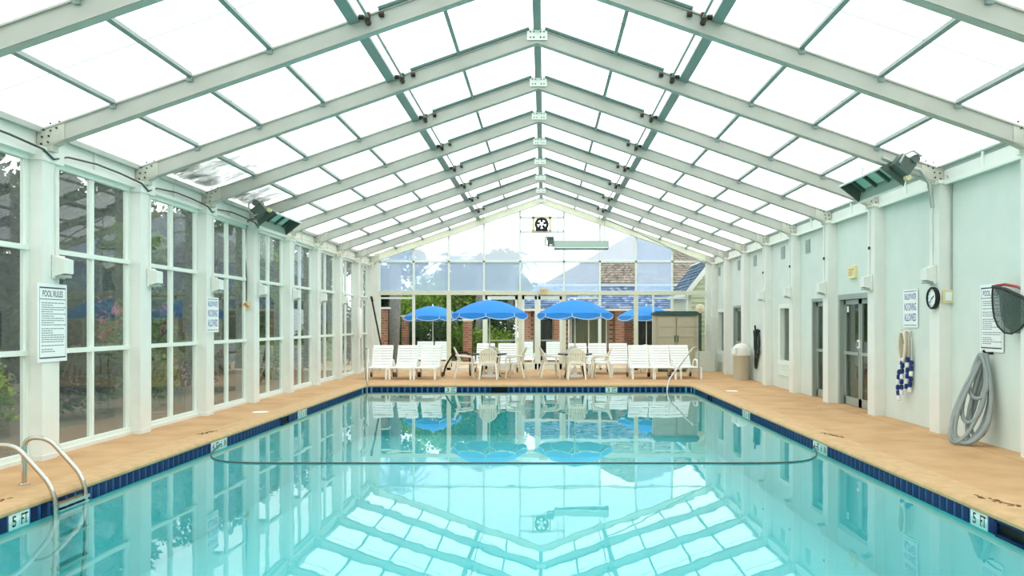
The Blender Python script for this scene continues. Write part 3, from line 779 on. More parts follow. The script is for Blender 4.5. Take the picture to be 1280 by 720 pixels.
def shallow(label, loc, rot):
    s_ = thing('shallow_water_sign', label, 'sign', loc, rot); w, h = .54, .62
    MB().box((0, h/2, .006), (w, h, .012)).build('board', 'sign_white', s_)
    for b_, z, ww, hh in (('SHALLOW WATER', .50, .44, .10), ('NO DIVING', .335, .44, .125), ('ALLOWED', .165, .44, .125)): lettering(b_, ww, hh, 'ink_blue', s_, (0, z, .0128))
    for z in (.04, .585): MB().box((0, z, .0125), (w-.08, .012, .002)).build('border_line', 'ink_grey', s_)
shallow('shallow water no diving sign on the post of the glazed wall', (XL+.012, D(2)+.22, 1.46), (R(90), 0, R(90)))
shallow('shallow water no diving sign on the mint wall', (WR-.012, 13.8, 1.55), (R(90), 0, R(-90)))
# ------------------------------------------------------------------ grey vacuum hose on its hook
hs = thing('vacuum_hose', 'thick grey pool vacuum hose coiled on a wall hook down to the deck', 'hose', (WR, 11.3, 0))
MB().tube([(0, 0, 1.22), (-.1, 0, 1.22), (-.13, 0, 1.26)], .018, 8).build('hook', 'black', hs, True)
def loop(x0, yw, zlow, tm, td, sway):
    pts = []
    for i in range(29):
        a = 2*math.pi*i/28; u = .5-.5*math.cos(a)                     # 0 at the hook, 1 at the bottom
        w_ = math.sin(a)*(.3+.7*u**.7)
        pts.append((x0-tm*u**1.2+td*w_, sway*u+yw*w_, 1.21-(1.21-zlow)*u**.9))
    return pts
b = MB()
specs = [(-.10, -.08, .04, .30, .20, .0), (-.12, -.16, .03, .30, .22, -.03), (-.13, -.20, .03, .27, .18, -.06), (-.09, -.12, .05, .18, .10, .0), (-.15, -.14, .30, .18, .10, .0), (-.17, -.14, .62, .05, .08, -.02), (-.12, -.10, .03, .38, .14, .02), (-.11, -.20, .12, .14, .07, -.08)]
for q in specs: b.tube(loop(*q), .026, 10, True)
b.build('coil', 'grey_hose', hs, True)
MB().tube([(-.06, .05, 1.15), (-.14, .1, .7), (-.2, .12, .45), (-.24, .13, .34)], .03, 10).build('loose_end', 'grey_hose', hs, True)
MB().tube([(-.235, .13, .36), (-.265, .135, .27)], .038, 10).build('cuff', 'sign_white', hs, True)
# leaf net
ln = thing('leaf_net', 'dark mesh leaf skimmer net with red and black frame over the rules board', 'pool net', (WR-.2, 10.5, 1.45))
rim = [(0, .55, .62), (0, .30, .68), (-.01, .0, .6), (-.02, -.3, .5), (-.02, -.55, .42), (-.04, -.62, .36)]
MB().tube([(.0, .42, .64), (.0, .1, .59), (0, -.2, .5), (0, -.5, .4)], .022, 8).build('front_bar', 'black', ln, True)
MB().tube([(.03, .42, .65), (.06, .25, .66), (.08, 0, .62), (.06, -.3, .53), (.03, -.5, .42)], .018, 8).build('back_bar', 'red_plastic', ln, True)
bag = MB(); prof_ = [(.42, .64), (.44, .52), (.42, .35), (.39, .24), (.30, .13), (.15, .05), (-.02, .04), (-.2, .10), (-.36, .2), (-.48, .3), (-.5, .4)]
topl = [(.42, .64), (.33, .63), (.2, .61), (.1, .59), (0, .565), (-.1, .535), (-.2, .5), (-.3, .47), (-.4, .435), (-.46, .415), (-.5, .4)]
for side in (0, .09):
    vs = [(side*(1 if 0 < i < 10 else 0), p[0], p[1]) for i, p in enumerate(prof_)]+[(side*.3*(1 if 0 < i < 10 else 0), p[0], p[1]) for i, p in enumerate(topl)]
    bag.add(vs, [(i, i+1, 11+i+1, 11+i) for i in range(10)])
bag.build('mesh_bag', 'net_mesh', ln)
MB().tube([(0, p[0], p[1]) for p in prof_], .012, 6).build('bag_edge', 'black', ln, True)
MB().tube([(.02, -.48, .41), (.05, -.75, .36), (.1, -2.4, .32)], .02, 8).build('pole', 'grey_aluminium', ln, True)
MB().tube([(.02, -.44, .42), (.03, -.6, .39)], .04, 8).build('socket', 'black', ln, True)
# rope hank and float line
rp_ = thing('rope_hank', 'hank of white rope hung on a hook below the no diving sign', 'rope', (WR, 13.95, .95))
b = MB()
for i in range(5):
    off = .02*i
    b.tube([(-.05-off, .09*math.sin(a)*(1+.1*i)-.02*i, .28+.25*math.cos(a)) for a in [2*math.pi*j/20 for j in range(20)]], .016, 6, True)
b.build('coil', 'white_rope', rp_, True)
MB().tube([(-.02, .1, .33), (-.08, .05, .45), (-.06, -.12, .55), (-.03, -.2, .53)], .016, 6).build('rope_end', 'white_rope', rp_, True)
MB().tube([(0, 0, .52), (-.08, 0, .52), (-.1, 0, .56)], .01, 6).build('hook', 'grey_aluminium', rp_, True)
fl = thing('float_line', 'blue and white float line folded and hung beside the white rope', 'float line', (WR, 13.78, .35))
strands = [[(-.05, .0, 1.1), (-.07, -.01, .8), (-.08, .0, .4), (-.08, .06, .12)], [(-.1, .0, 1.08), (-.13, .05, .7), (-.13, .10, .3), (-.12, .12, .1)], [(-.04, -.06, 1.05), (-.05, -.09, .75), (-.05, -.07, .4), (-.06, -.03, .14)], [(-.13, .02, .72), (-.15, .16, .45), (-.15, .2, .2), (-.14, .18, .0)]]
for si, st in enumerate(strands):
    MB().tube(st, .008, 6).build('cord', 'white_rope', fl, True)
    P = [Vector(p) for p in st]; seg = [(P[i+1]-P[i]).length for i in range(3)]; tot = sum(seg); s0 = .42 if si < 3 else .1; i = 0
    while s0 < tot-.04:
        t_ = s0; j = 0
        while t_ > seg[j]: t_ -= seg[j]; j += 1
        d_ = (P[j+1]-P[j]).normalized(); c_ = P[j]+d_*t_
        MB().tube([c_-d_*.042, c_-d_*.03, c_+d_*.03, c_+d_*.042], [.016, .032, .032, .016], 10).build('float', 'float_white' if (i+si) % 3 == 1 else 'float_blue', fl, True)
        s0 += .088; i += 1
# black hose on the far wall, rubbish bin, planter, shed
bh = thing('garden_hose', 'black hose looped on the mint wall beside the rubbish bin', 'hose', (WR, 23.6, .28))
b = MB(); b.tube([(-.05, .18*math.sin(a)-.10*math.cos(a), .62+.5*math.cos(a)+.1*math.sin(2*a)) for a in [2*math.pi*j/24 for j in range(24)]], .032, 8, True)
b.tube([(-.09, .10*math.sin(a)+.02, .82+.28*math.cos(a)) for a in [2*math.pi*j/20 for j in range(20)]], .032, 8, True)
b.tube([(-.08, .24, 1.12), (-.07, .15, .75), (-.07, .02, .45), (-.06, -.3, .55)], .026, 8); b.build('coil', 'black_hose', bh, True)
MB().box((-.06, .0, 1.13), (.12, .3, .05)).build('hanger', 'black', bh)
MB().tube([(-.08, .05, 1.1), (-.1, .05, 1.28)], .025, 8).build('nozzle', 'black', bh, True)
bn = thing('rubbish_bin', 'tan rubbish bin with white domed lid against the mint wall', 'bin', (5.64, 24.34, 0))
MB().lathe([(.205, 0), (.21, .04), (.235, .68), (.25, .7), (.25, .73)], 24).build('body', 'bin_tan', bn, True)
MB().lathe([(.262, .70), (.262, .78), (.25, .86), (.20, .97), (.12, 1.03), (.001, 1.05)], 24).build('lid', 'bin_lid', bn, True)
MB().box((-.2, -.14, .84), (.16, .14, .16), Matrix.Rotation(.6, 3, 'Z')).build('flap', 'sign_white', bn)
pl = thing('planter_box', 'pale grey low box in the corner behind the loungers', 'box', (5.28, 28.75, 0))
MB().plate([(-.5, -.3, 0), (.44, -.3, 0), (.44, -.3, .5), (.2, -.3, .66), (-.44, -.3, .68), (-.5, -.3, .6)], (0, .55, 0)).build('body', 'planter_grey', pl)
MB().box((-.03, -.02, .03), (1.0, .6, .06)).build('plinth', 'planter_grey', pl)
sh = thing('storage_shed', 'tan plastic storage cabinet with dark green lid in front of the gable', 'cabinet', (4.42, 28.75, 0))
MB().span((-.70, -.28, .04), (.70, .38, 1.92)).build('body', 'shed_tan', sh)
b = MB(); b.plate([(-.76, -.36, 1.88), (.76, -.36, 1.88), (.76, -.36, 1.96), (.68, -.36, 2.02), (-.68, -.36, 2.02), (-.76, -.36, 1.96)], (0, .78, 0)); b.build('lid', 'shed_green', sh)
for s in (-1, 1):
    d = MB().span((s*.012, -.315, .1), (s*.62, -.28, 1.84)).build('door', 'shed_tan_door', sh)
    for i in range(5): MB().span((s*.03, -.325, .14+i*.34), (s*.60, -.315, .44+i*.34)).build('door_panel', 'shed_tan', d)
    MB().box((s*.05, -.34, 1.1), (.03, .03, .22)).build('handle', 'shed_green', d)
MB().span((-.72, -.3, 0), (.72, .38, .06)).build('plinth', 'shed_green', sh)
# ------------------------------------------------------------------ ladder and hand rails
def bent(pts, r=.025, sub=6):
    P = [Vector(p) for p in pts]; out = []
    for i in range(len(P)):
        if i in (0, len(P)-1): out.append(P[i]); continue
        a = (P[i-1]-P[i]); c = (P[i+1]-P[i]); rad = min(a.length, c.length, .36)*.48; a.normalize(); c.normalize()
        A = P[i]+a*rad; C = P[i]+c*rad
        for j in range(sub+1):
            t_ = j/sub; out.append((1-t_)**2*A+2*t_*(1-t_)*P[i]+t_*t_*C)
    return out
ld = thing('pool_ladder', 'stainless pool ladder with two bent rails at the deep end depth marker', 'ladder', (0, 0, 0))
for yy in (8.02, 8.55):
    r_ = MB().tube(bent([(-5.22, yy, 0), (-5.22, yy, .47), (-4.98, yy, .47), (-4.61, yy, .06), (-4.60, yy, -.6), (-4.66, yy, -1.2)]), .024, 12).build('rail', 'stainless', ld, True)
    MB().lathe([(.055, 0), (.055, .008), (.03, .02)], 16, (-5.22, yy, 0)).build('flange', 'stainless', r_, True)
for z in (-.105, -.16, -.42, -.70): MB().box((-4.605, 8.285, z), (.09, .53, .03)).build('tread', 'stainless', ld)
hr = thing('hand_rail', 'stainless hand rail at the far corner beside the first lounger', 'handrail', (0, 0, 0))
MB().tube(bent([(-5.06, 24.1, 0), (-5.06, 24.1, .9), (-4.83, 23.4, .92), (-4.66, 22.45, .2), (-4.66, 22.4, -.5)]), .024, 12).build('rail', 'stainless', hr, True)
MB().lathe([(.055, 0), (.055, .008), (.03, .02)], 16, (-5.06, 24.1, 0)).build('flange', 'stainless', hr, True)
hr = thing('hand_rail', 'stainless hand rail slanting into the water before the loungers by the shed', 'handrail', (0, 0, 0))
MB().tube(bent([(4.38, 24.1, 0), (4.38, 24.1, .92), (4.2, 23.9, .95), (3.3, 22.5, .12), (3.22, 22.35, -.2), (3.2, 22.3, -.6)]), .024, 12).build('rail', 'stainless', hr, True)
MB().lathe([(.055, 0), (.055, .008), (.03, .02)], 16, (4.38, 24.1, 0)).build('flange', 'stainless', hr, True)
br = thing('bent_rail', 'dark bent metal rail between loungers and umbrella table', 'handrail', (0, 0, 0))
MB().tube(bent([(-3.10, 26.3, 0), (-3.05, 26.3, .28), (-2.78, 26.3, .72), (-2.30, 26.3, .72), (-2.28, 26.3, 0)]), .03, 10).build('rail', 'dark_metal', br, True)
# pool dividing rope
pts = [(-4.70, 12.35, -.135)]
for i in range(81):
    u = i/80; x = -4.66+(3.85+4.66)*u; e = abs(2*u-1); y = 10.72+1.45*e**16; pts.append((x, y, -.142))
pts.append((3.89, 12.1, -.135))
tag(MB().tube(pts, .010, 8).build('divider_rope', 'cable', None, True), 'thin dark rope floating across the pool between the depth markers', 'rope')
# pole leaning by the far left corner, rescue tube
lp = thing('cleaning_pole', 'dark cleaning pole leaning in the far corner of the glazed wall', 'pole', (-5.45, 28.3, 0))
MB().tube([(.17, .2, .02), (-.35, .3, 2.5)], .03, 8).build('shaft', 'dark_metal', lp, True); MB().tube([(-.31, .29, 2.35), (-.36, .3, 2.52)], .04, 8).build('grip', 'black', lp, True)
rt = thing('rescue_tube', 'white rescue tube hung on the post near the far hand rail', 'rescue tube', (XL+.09, 26.8, 1.15))
MB().tube([(0, 0, 0), (0, 0, .05), (0, 0, .9), (0, 0, .96)], [.04, .075, .075, .04], 12).build('float_body', 'white_plastic', rt, True); MB().tube([(0, 0, .94), (-.05, 0, 1.02), (-.09, 0, 1.02)], .01, 6).build('strap', 'white_rope', rt, True)
# ------------------------------------------------------------------ sun loungers
LG = 'white slatted sun loungers'
def make_lounger():
    r = thing('sun_lounger', '', 'sun lounger', (0, 0, 0))
    wid = .60; z = .30
    for x in (-wid/2, wid/2):
        MB().bar((x, 0, z), (x, 1.28, z), .045, .06).build('side_rail', 'white_plastic', r)
        MB().bar((x*.94, 1.12, z), (x*.94, 1.52, z+.62), .04, .04, (0, -1, .5)).build('back_rail', 'white_plastic', r)
        MB().tube([(x*1.12, 1.05, z+.02), (x*1.16, 1.0, z+.20), (x*1.16, .86, z+.24), (x*1.16, .62, z+.22), (x*1.14, .55, z+.1), (x*1.1, .52, z)], .022, 8).build('arm', 'white_plastic', r, True)
        MB().bar((x, .06, z), (x, .02, 0), .05, .06, (0, 1, 0)).build('leg', 'white_plastic', r)
        MB().bar((x, 1.22, z), (x, 1.32, .06), .05, .06, (0, 1, 0)).build('leg', 'white_plastic', r)
        MB().cyl((x*1.12, 1.32, .08), .08, .04, 14, 'x').build('wheel', 'wheel_dark', r, True)
    sl = MB().box((0, 0, 0), (wid-.02, .075, .018)).build('slat', 'white_plastic', r, loc=(0, .05, z+.035))
    for i in range(1, 12): inst(sl, r, (0, .05+.096*i, z+.035))
    rot = (math.atan2(.62, .40), 0, 0)
    for i in range(8):
        u = (i+.3)/8; inst(sl, r, (0, 1.13+.40*u-.02, z+.03+.62*u), rot)
    MB().box((0, 1.515, z+.61), (wid+.0, .055, .07), Matrix.Rotation(rot[0], 3, 'X')).build('head_rail', 'white_plastic', r)
    return r
lo = make_lounger()
def px(x, d): return (x-680)*d/F
spots = [(480, 24.35, 2, 'white slatted sun lounger next to the hand rail in the glazed corner'),
         (509, 24.35, 0, 'white slatted sun lounger, middle of the three by the glazed wall'),
         (538, 24.35, -1, 'white slatted sun lounger beside the bent dark rail'),
         (798, 24.45, 0, 'white slatted sun lounger of the front three by the shed, nearest the table'),
         (824, 24.45, 0, 'white slatted sun lounger, middle of the front three by the shed'),
         (855, 24.6, 6, 'white slatted sun lounger beside the slanting hand rail'),
         (607, 26.9, 0, 'white sun lounger behind the near umbrella table, before the first glass door'),
         (634, 26.9, 0, 'white sun lounger against the door post behind the umbrella tables'),
         (722, 26.9, 0, 'white sun lounger in the back row against the thick mullion'),
         (747, 26.9, 0, 'white sun lounger in the back row behind the table before the brick house, shed side'),
         (773, 26.9, 0, 'white sun lounger in the back row before the brick house view'),
         (656, 30.2, 0, 'white sun lounger outside behind the narrow glass door leaf'),
         (693, 30.2, 0, 'white sun lounger outside behind the glass door under the exit sign'),
         (531, 30.6, 0, 'white sun lounger outside below the umbrella on the patio'),
         (553, 30.6, 0, 'white sun lounger outside beside the brick pillar')]
first = True
for x, y, a, lab in spots:
    p = (px(x, y+1.3), y, 0.0 if y < 29.5 else -.02)
    if first: o = lo; o.location = p; o.rotation_euler = (0, 0, R(a)); first = False; o['group'] = LG; o['label'] = lab
    else: dup(lo, p, R(a), lab, LG)
# ------------------------------------------------------------------ plastic armchairs
def make_chair():
    r = thing('plastic_armchair', '', 'chair', (0, 0, 0))
    # faces +y
    b = MB(); N = 8; vs = []
    for j in range(5):
        for i in range(N+1):
            u = i/N*2-1; v = j/4; w = .25-.03*(1-v); vs.append((u*w, -.21+v*.44, .42+.02*v+.02*u*u-.015*math.sin(v*math.pi)))
    n0 = len(vs); vs += [(x, y, z-.02) for x, y, z in vs]
    fs = [(j*(N+1)+i, j*(N+1)+i+1, (j+1)*(N+1)+i+1, (j+1)*(N+1)+i) for j in range(4) for i in range(N)]
    fs += [tuple(n0+q for q in f[::-1]) for f in fs]
    edge = [i for i in range(N+1)]+[(N+1)*j+N for j in range(1, 5)]+[4*(N+1)+i for i in range(N-1, -1, -1)]+[(N+1)*j for j in range(3, 0, -1)]
    fs += [(edge[i], edge[(i+1) % len(edge)], n0+edge[(i+1) % len(edge)], n0+edge[i]) for i in range(len(edge))]
    b.add(vs, fs).build('seat', 'ivory_plastic', r, True)
    # arched shell back: rim and vertical slats
    def backpt(u, v): # u -1..1, v 0..1
        zt = .50+v*(.40-.15*u*u*v); w = .215+.045*v-.02*v*v
        return Vector((u*w, -.20-.11*v+.07*u*u, zt))
    rim = [backpt(-1, v/6) for v in range(7)]+[backpt(-1+2*i/10, 1) for i in range(1, 10)]+[backpt(1, v/6) for v in range(6, -1, -1)]
    MB().tube(rim, .017, 8).build('back_rim', 'ivory_plastic', r, True)
    for i in range(7):
        u = -.84+.28*i; b = MB()
        vs = []; 
        for v in range(6):
            for du in (-.115, .115):
                p = backpt(u+du, v/5); vs.append(p)
        vs2 = [p+Vector((0, .014, 0)) for p in vs]; n0 = len(vs)
        fs = [(2*j, 2*j+1, 2*j+3, 2*j+2) for j in range(5)]; fs += [tuple(n0+q for q in f[::-1]) for f in fs]
        fs += [(2*j, 2*j+2, n0+2*j+2, n0+2*j) for j in range(5)]+[(2*j+1, 2*j+3, n0+2*j+3, n0+2*j+1) for j in range(5)]
        b.add(vs+vs2, fs).build('back_slat', 'ivory_plastic', r)
    MB().box((0, -.205, .49), (.44, .025, .06)).build('back_base', 'ivory_plastic', r)
    for s in (-1, 1):
        MB().tube([(s*.235, -.25, .66), (s*.285, -.16, .66), (s*.295, .05, .645), (s*.285, .20, .62), (s*.275, .24, .56), (s*.265, .24, .44)], [.02, .026, .028, .028, .024, .024], 8).build('arm', 'ivory_plastic', r, True)
        MB().tube([(s*.24, .20, .43), (s*.275, .25, 0)], [.034, .022], 8).build('leg', 'ivory_plastic', r, True)
        MB().tube([(s*.21, -.20, .46), (s*.255, -.31, 0)], [.034, .022], 8).build('leg', 'ivory_plastic', r, True)
    return r
ch = make_chair(); CG = 'ivory plastic armchairs at the umbrella tables'
T1, T2 = (-1.62, 25.35), (.92, 25.35)
cs = []
for (tx, ty), nme in ((T1, 'the table before the glass doors'), (T2, 'the table before the brick house')):
    for dx, dy, rz, w in ((-.74, -.05, -80, 'back to the glazed wall'), (.02, -.72, 0, 'back to the pool'), (.78, -.05, 80, 'back to the mint wall'), (.0, .8, 180, 'facing the pool')):
        cs.append((tx+dx, ty+dy, rz, 'plastic armchair at %s, %s' % (nme, w)))
cs += [(px(797, 27.6), 27.4, 176, 'plastic armchair at the gable beside the last back row lounger'), (px(811, 27.6), 28.0, 185, 'ivory plastic armchair close against the shed wall')]
for i, (x, y, a, lab) in enumerate(cs):
    if i == 0: ch.location = (x, y, 0); ch.rotation_euler = (0, 0, R(a)); ch['label'] = lab; ch['group'] = CG
    else: dup(ch, (x, y, 0), R(a), lab, CG)
# ------------------------------------------------------------------ umbrella tables
def make_table(label, loc):
    t_ = thing('patio_table', label, 'table', (*loc, 0), (0, 0, 0), 'round patio tables')
    MB().lathe([(.05, .70), (.50, .70), (.50, .715), (.03, .715)], 28).build('top', 'table_top', t_)
    MB().tube([(.5*math.cos(R(a)), .5*math.sin(R(a)), .703) for a in range(0, 360, 15)], .02, 8, True).build('rim', 'table_black', t_, True)
    for i in range(4):
        a = R(45+90*i); MB().tube(bent([(.38*math.cos(a), .38*math.sin(a), .70), (.30*math.cos(a), .30*math.sin(a), .35), (.42*math.cos(a), .42*math.sin(a), .0)]), .02, 8).build('leg', 'table_black', t_, True)
    return t_
make_table('round patio table with black rim under the umbrella before the glass doors', T1)
make_table('round patio table with black rim under the umbrella before the brick house', T2)
def make_umbrella(label, loc, z0=0, rz=0, base=True):
    u = thing('patio_umbrella', label, 'umbrella', (*loc, z0), (0, 0, rz), 'blue patio umbrellas')
    MB().tube([(0, 0, .03), (0, 0, 2.30)], .022, 10).build('pole', 'pole_white', u, True)
    MB().lathe([(.24, 0), (.25, .03), (.22, .08), (.06, .11), (.05, .3), (.03, .31)], 24).build('base', 'white_plastic', u, True)
    MB().lathe([(.03, 2.28), (.04, 2.32), (.02, 2.37), (.005, 2.40)], 12).build('finial', 'white_plastic', u, True)
    N = 8; RR = 1.12; zt, ze = 2.31, 1.90
    def rib(a, f): return Vector((RR*f*math.cos(a), RR*f*math.sin(a), zt-(zt-ze)*(f**1.85)))
    M_ = 6; K = 6
    def gp(i, f, t_):
        a0, a1 = 2*math.pi*i/N, 2*math.pi*(i+1)/N
        p = rib(a0, f).lerp(rib(a1, f), t_); p.z -= .045*math.sin(math.pi*t_)*f*f*0+.0; q = 1+.03*math.sin(math.pi*t_)*f
        return Vector((p.x*q, p.y*q, p.z+.02*math.sin(math.pi*t_)*f))
    for i in range(N):
        vs = []; fs = []
        for a in range(M_+1):
            for c in range(K+1): vs.append(gp(i, .02+.98*a/M_, c/K))
        for a in range(M_):
            for c in range(K): q = a*(K+1)+c; fs.append((q, q+1, q+K+2, q+K+1))
        n0 = len(vs); vs += [v-Vector((0, 0, .006)) for v in vs]; fs += [tuple(n0+k for k in f[::-1]) for f in fs]
        g_ = MB().add(vs, fs).build('canopy_panel', 'canvas_blue', u, True)
        # valance with scalloped hem
        vs = []; K2 = 10
        for c in range(K2+1):
            t_ = c/K2; p = gp(i, 1, t_); d = .09+.10*abs(math.sin(math.pi*t_))
            o_ = Vector((p.x, p.y, 0)).normalized()
            vs += [p, p+o_*.015-Vector((0, 0, d))]
        vs2 = [v-Vector((v.x, v.y, 0)).normalized()*.006 for v in vs]; n0 = len(vs)
        fs = [(2*c, 2*c+1, 2*c+3, 2*c+2) for c in range(K2)]; fs += [tuple(n0+k for k in f[::-1]) for f in fs]
        MB().add(vs+vs2, fs).build('valance', 'canvas_blue', g_, True)
        MB().tube([vs[2*c+1] for c in range(K2+1)]+[vs[2*K2]], .011, 5).build('hem_piping', 'piping', g_)
        MB().tube([rib(2*math.pi*i/N, .05)-Vector((0, 0, .02)), rib(2*math.pi*i/N, .5)-Vector((0, 0, .02)), rib(2*math.pi*i/N, 1)-Vector((0, 0, .02))], .008, 6).build('rib', 'pole_white', u)
        MB().tube([Vector((0, 0, 1.75)), rib(2*math.pi*i/N, .5)-Vector((0, 0, .03))], .007, 6).build('strut', 'pole_white', u)
    return u
um = make_umbrella('blue patio umbrella over the table before the glass doors', T1, 0, R(-2))
dup(um, (*T2, 0), R(-6), 'blue patio umbrella over the table before the brick house')
dup(um, (px(541, 33.3), 33.3, -.02), R(20), 'blue patio umbrella outside among the bushes')
dup(um, (px(808, 33.0), 33.0, -.02), R(10), 'blue patio umbrella outside partly hidden by the storage cabinet')
# ------------------------------------------------------------------ house outside
hs_ = thing('brick_house', 'brick house with grey shingled porch roof and hipped upper roof', 'house', (0, 36, 0))
def brick_wall(par, x0, x1, z0, z1, yy, holes, seed):
    rr = random.Random(seed); bw, bhh = .30, .10
    MB().span((x0, yy+.03, z0), (x1, yy+.2, z1)).build('mortar_wall', 'mortar', par)
    ms = [MB(), MB()]; z = z0; row = 0
    while z+bhh <= z1+.001:
        x = x0-(bw/2 if row % 2 else 0)
        while x < x1:
            a, c = max(x, x0), min(x+bw-.02, x1)
            if c-a > .04 and not any(h[0] < c and h[1] > a and h[2] < z+bhh and h[3] > z for h in holes):
                ms[rr.randrange(2)].span((a, yy+rr.uniform(-.008, .004), z), (c, yy+.05, z+bhh-.018))
            x += bw
        z += bhh; row += 1
    for i, m_ in enumerate(ms): tag(m_.build('brickwork', ['brick_a', 'brick_b'][i], par), kind='stuff')
wins = [(1.15, 2.75, .55, 1.95), (4.1, 5.1, 0, 1.95), (-.35, .35, 0, 1.95)]
brick_wall(hs_, -.9, 8.0, 0, 2.2, 1.2, wins, 1)
for j, (a, c, z0, z1) in enumerate(wins):
    w = MB(); f_ = .06
    w.span((a, 1.12, z0), (a+f_, 1.2, z1)); w.span((c-f_, 1.12, z0), (c, 1.2, z1)); w.span((a, 1.12, z1-f_), (c, 1.2, z1)); w.span((a, 1.12, z0), (c, 1.2, z0+f_)); w.span(((a+c)/2-.03, 1.13, z0), ((a+c)/2+.03, 1.19, z1))
    o = w.build('window', 'fascia' if j == 0 else 'table_black', hs_)
    MB().span((a, 1.17, z0), (c, 1.18, z1)).build('pane', 'door_glass', o)
    MB().span((a, 1.195, z0), (c, 1.215, z1)).build('curtain', 'curtain' if j == 0 else 'black', o)
for x in (-.75, .62, 3.2, 5.6):
    pc = MB().span((x-.18, -.09, 0), (x+.18, .27, 2.14)).build('porch_pillar', 'mortar', hs_)
    cb_ = MB()
    for j in range(21):
        for k in range(2):
            x0_ = x-.19+(.19*k if j % 2 else (0 if k == 0 else .25)); l_ = .19 if j % 2 else (.25 if k == 0 else .13)
            cb_.span((x0_, -.1, j*.1), (x0_+l_-.012, .28, j*.1+.085), (j*7+k*3) % 2)
    tag(cb_.build('brickwork', ['brick_a', 'brick_b'], pc), kind='stuff')
MB().span((-1.2, -.28, 2.14), (8.2, -.16, 2.28)).build('fascia_board', 'fascia', hs_)
MB().span((-1.2, -.2, 2.12), (8.2, 1.3, 2.16)).build('porch_soffit', 'brick_a', hs_)
def shingles(par, P0, P1, P2, P3, rows, cols, m, name, seed):
    # P0-P1 lower edge, P3-P2 upper edge; staggered overlapping tabs, one mesh of real pieces
    P0, P1, P2, P3 = map(Vector, (P0, P1, P2, P3)); rr = random.Random(seed); nrm = (P1-P0).cross(P3-P0).normalized()
    if nrm.z < 0: nrm = -nrm
    b = MB(); b.add([P0, P1, P2, P3], [(0, 1, 2, 3)], 2)
    for j in range(rows):
        v0, v1 = j/rows, min(1, (j+1.25)/rows)
        for i in range(cols+1):
            u0 = max(0, (i-(.5 if j % 2 else 0))/cols); u1 = min(1, (i+.93-(.5 if j % 2 else 0))/cols)
            if u1-u0 < .1/cols: continue
            h = rr.uniform(.012, .03)
            q = lambda u, v, k: P0.lerp(P1, u).lerp(P3.lerp(P2, u), v)+nrm*k
            b.add([q(u0, v0, h+.012), q(u1, v0, h+.012), q(u1, v1, .004), q(u0, v1, .004), q(u0, v0, 0), q(u1, v0, 0)], [(0, 1, 2, 3), (0, 4, 5, 1)], rr.choice((0, 0, 0, 1, 2)))
    return tag(b.build(name, [m, m+'_light', m+'_dark'], par), kind='stuff')
shingles(hs_, (-1.3, -.3, 2.24), (8.3, -.3, 2.24), (7.6, 2.3, 3.30), (-.3, 2.3, 3.30), 11, 52, 'shingle_blue', 'porch_roof', 2)
shingles(hs_, (-1.3, 6, 2.24), (-1.3, -.3, 2.24), (-.3, 2.3, 3.3), (-.3, 6, 3.3), 9, 20, 'shingle_blue', 'porch_roof', 3)
MB().span((-.3, 2.25, 3.1), (9.2, 2.6, 3.45)).build('upper_wall', 'fascia', hs_)
shingles(hs_, (.1, 2.2, 3.42), (9.2, 2.2, 3.42), (4.9, 7.2, 6.15), (4.5, 7.2, 6.15), 22, 70, 'shingle_brown', 'upper_roof', 4)
shingles(hs_, (.1, 12, 3.42), (.1, 2.2, 3.42), (4.5, 7.2, 6.15), (4.5, 7.3, 6.15), 14, 30, 'shingle_brown', 'upper_roof', 5)
shingles(hs_, (9.2, 2.2, 3.42), (9.2, 12, 3.42), (4.9, 7.3, 6.15), (4.9, 7.2, 6.15), 14, 30, 'shingle_brown', 'upper_roof', 6)
hw = thing('gabled_wing', 'wing with lap siding and slate blue gable roof beside the mint wall', 'house', (0, 31, 0))
for i in range(20):
    z = .0+i*.17; xl = 5.36 if z < 2.75 else 5.36+(z+.17-2.84)*.8
    if xl < 6.9: MB().plate([(xl, -.02, z), (7.0, -.02, z), (7.0, .02, z+.17), (xl, .02, z+.17)], (0, .05, 0)).build('siding_board', 'siding', hw)
MB().span((5.36, .0, 0), (5.42, 4.4, 2.8)).build('side_wall', 'siding', hw)
shingles(hw, (5.16, 4.4, 2.70), (5.16, -.12, 2.70), (6.15, -.12, 3.98), (6.15, 4.4, 3.98), 9, 16, 'shingle_slate', 'roof_slope', 8)
MB().bar((5.14, -.14, 2.64), (6.15, -.14, 3.92), .04, .16, (0, 0, 1)).build('rake_board', 'fascia', hw)
MB().bar((6.15, -.14, 4.0), (6.15, 4.4, 4.0), .14, .06).build('ridge_cap', 'fascia', hw)
MB().span((5.14, -.1, 2.6), (5.2, 4.4, 2.72)).build('gutter', 'fascia', hw)
gl_ = thing('globe_lamp', 'cream globe lamp on a dark post outside by the shed', 'lamp', (px(875, 30.6), 30.6, -.02))
MB().tube([(0, 0, 0), (0, 0, 2.0)], .06, 10).build('post', 'shed_green', gl_, True); MB().lathe([(.06, 2.0), (.14, 2.06), (.17, 2.17), (.13, 2.29), (.01, 2.33)], 16).build('globe', 'globe', gl_, True)
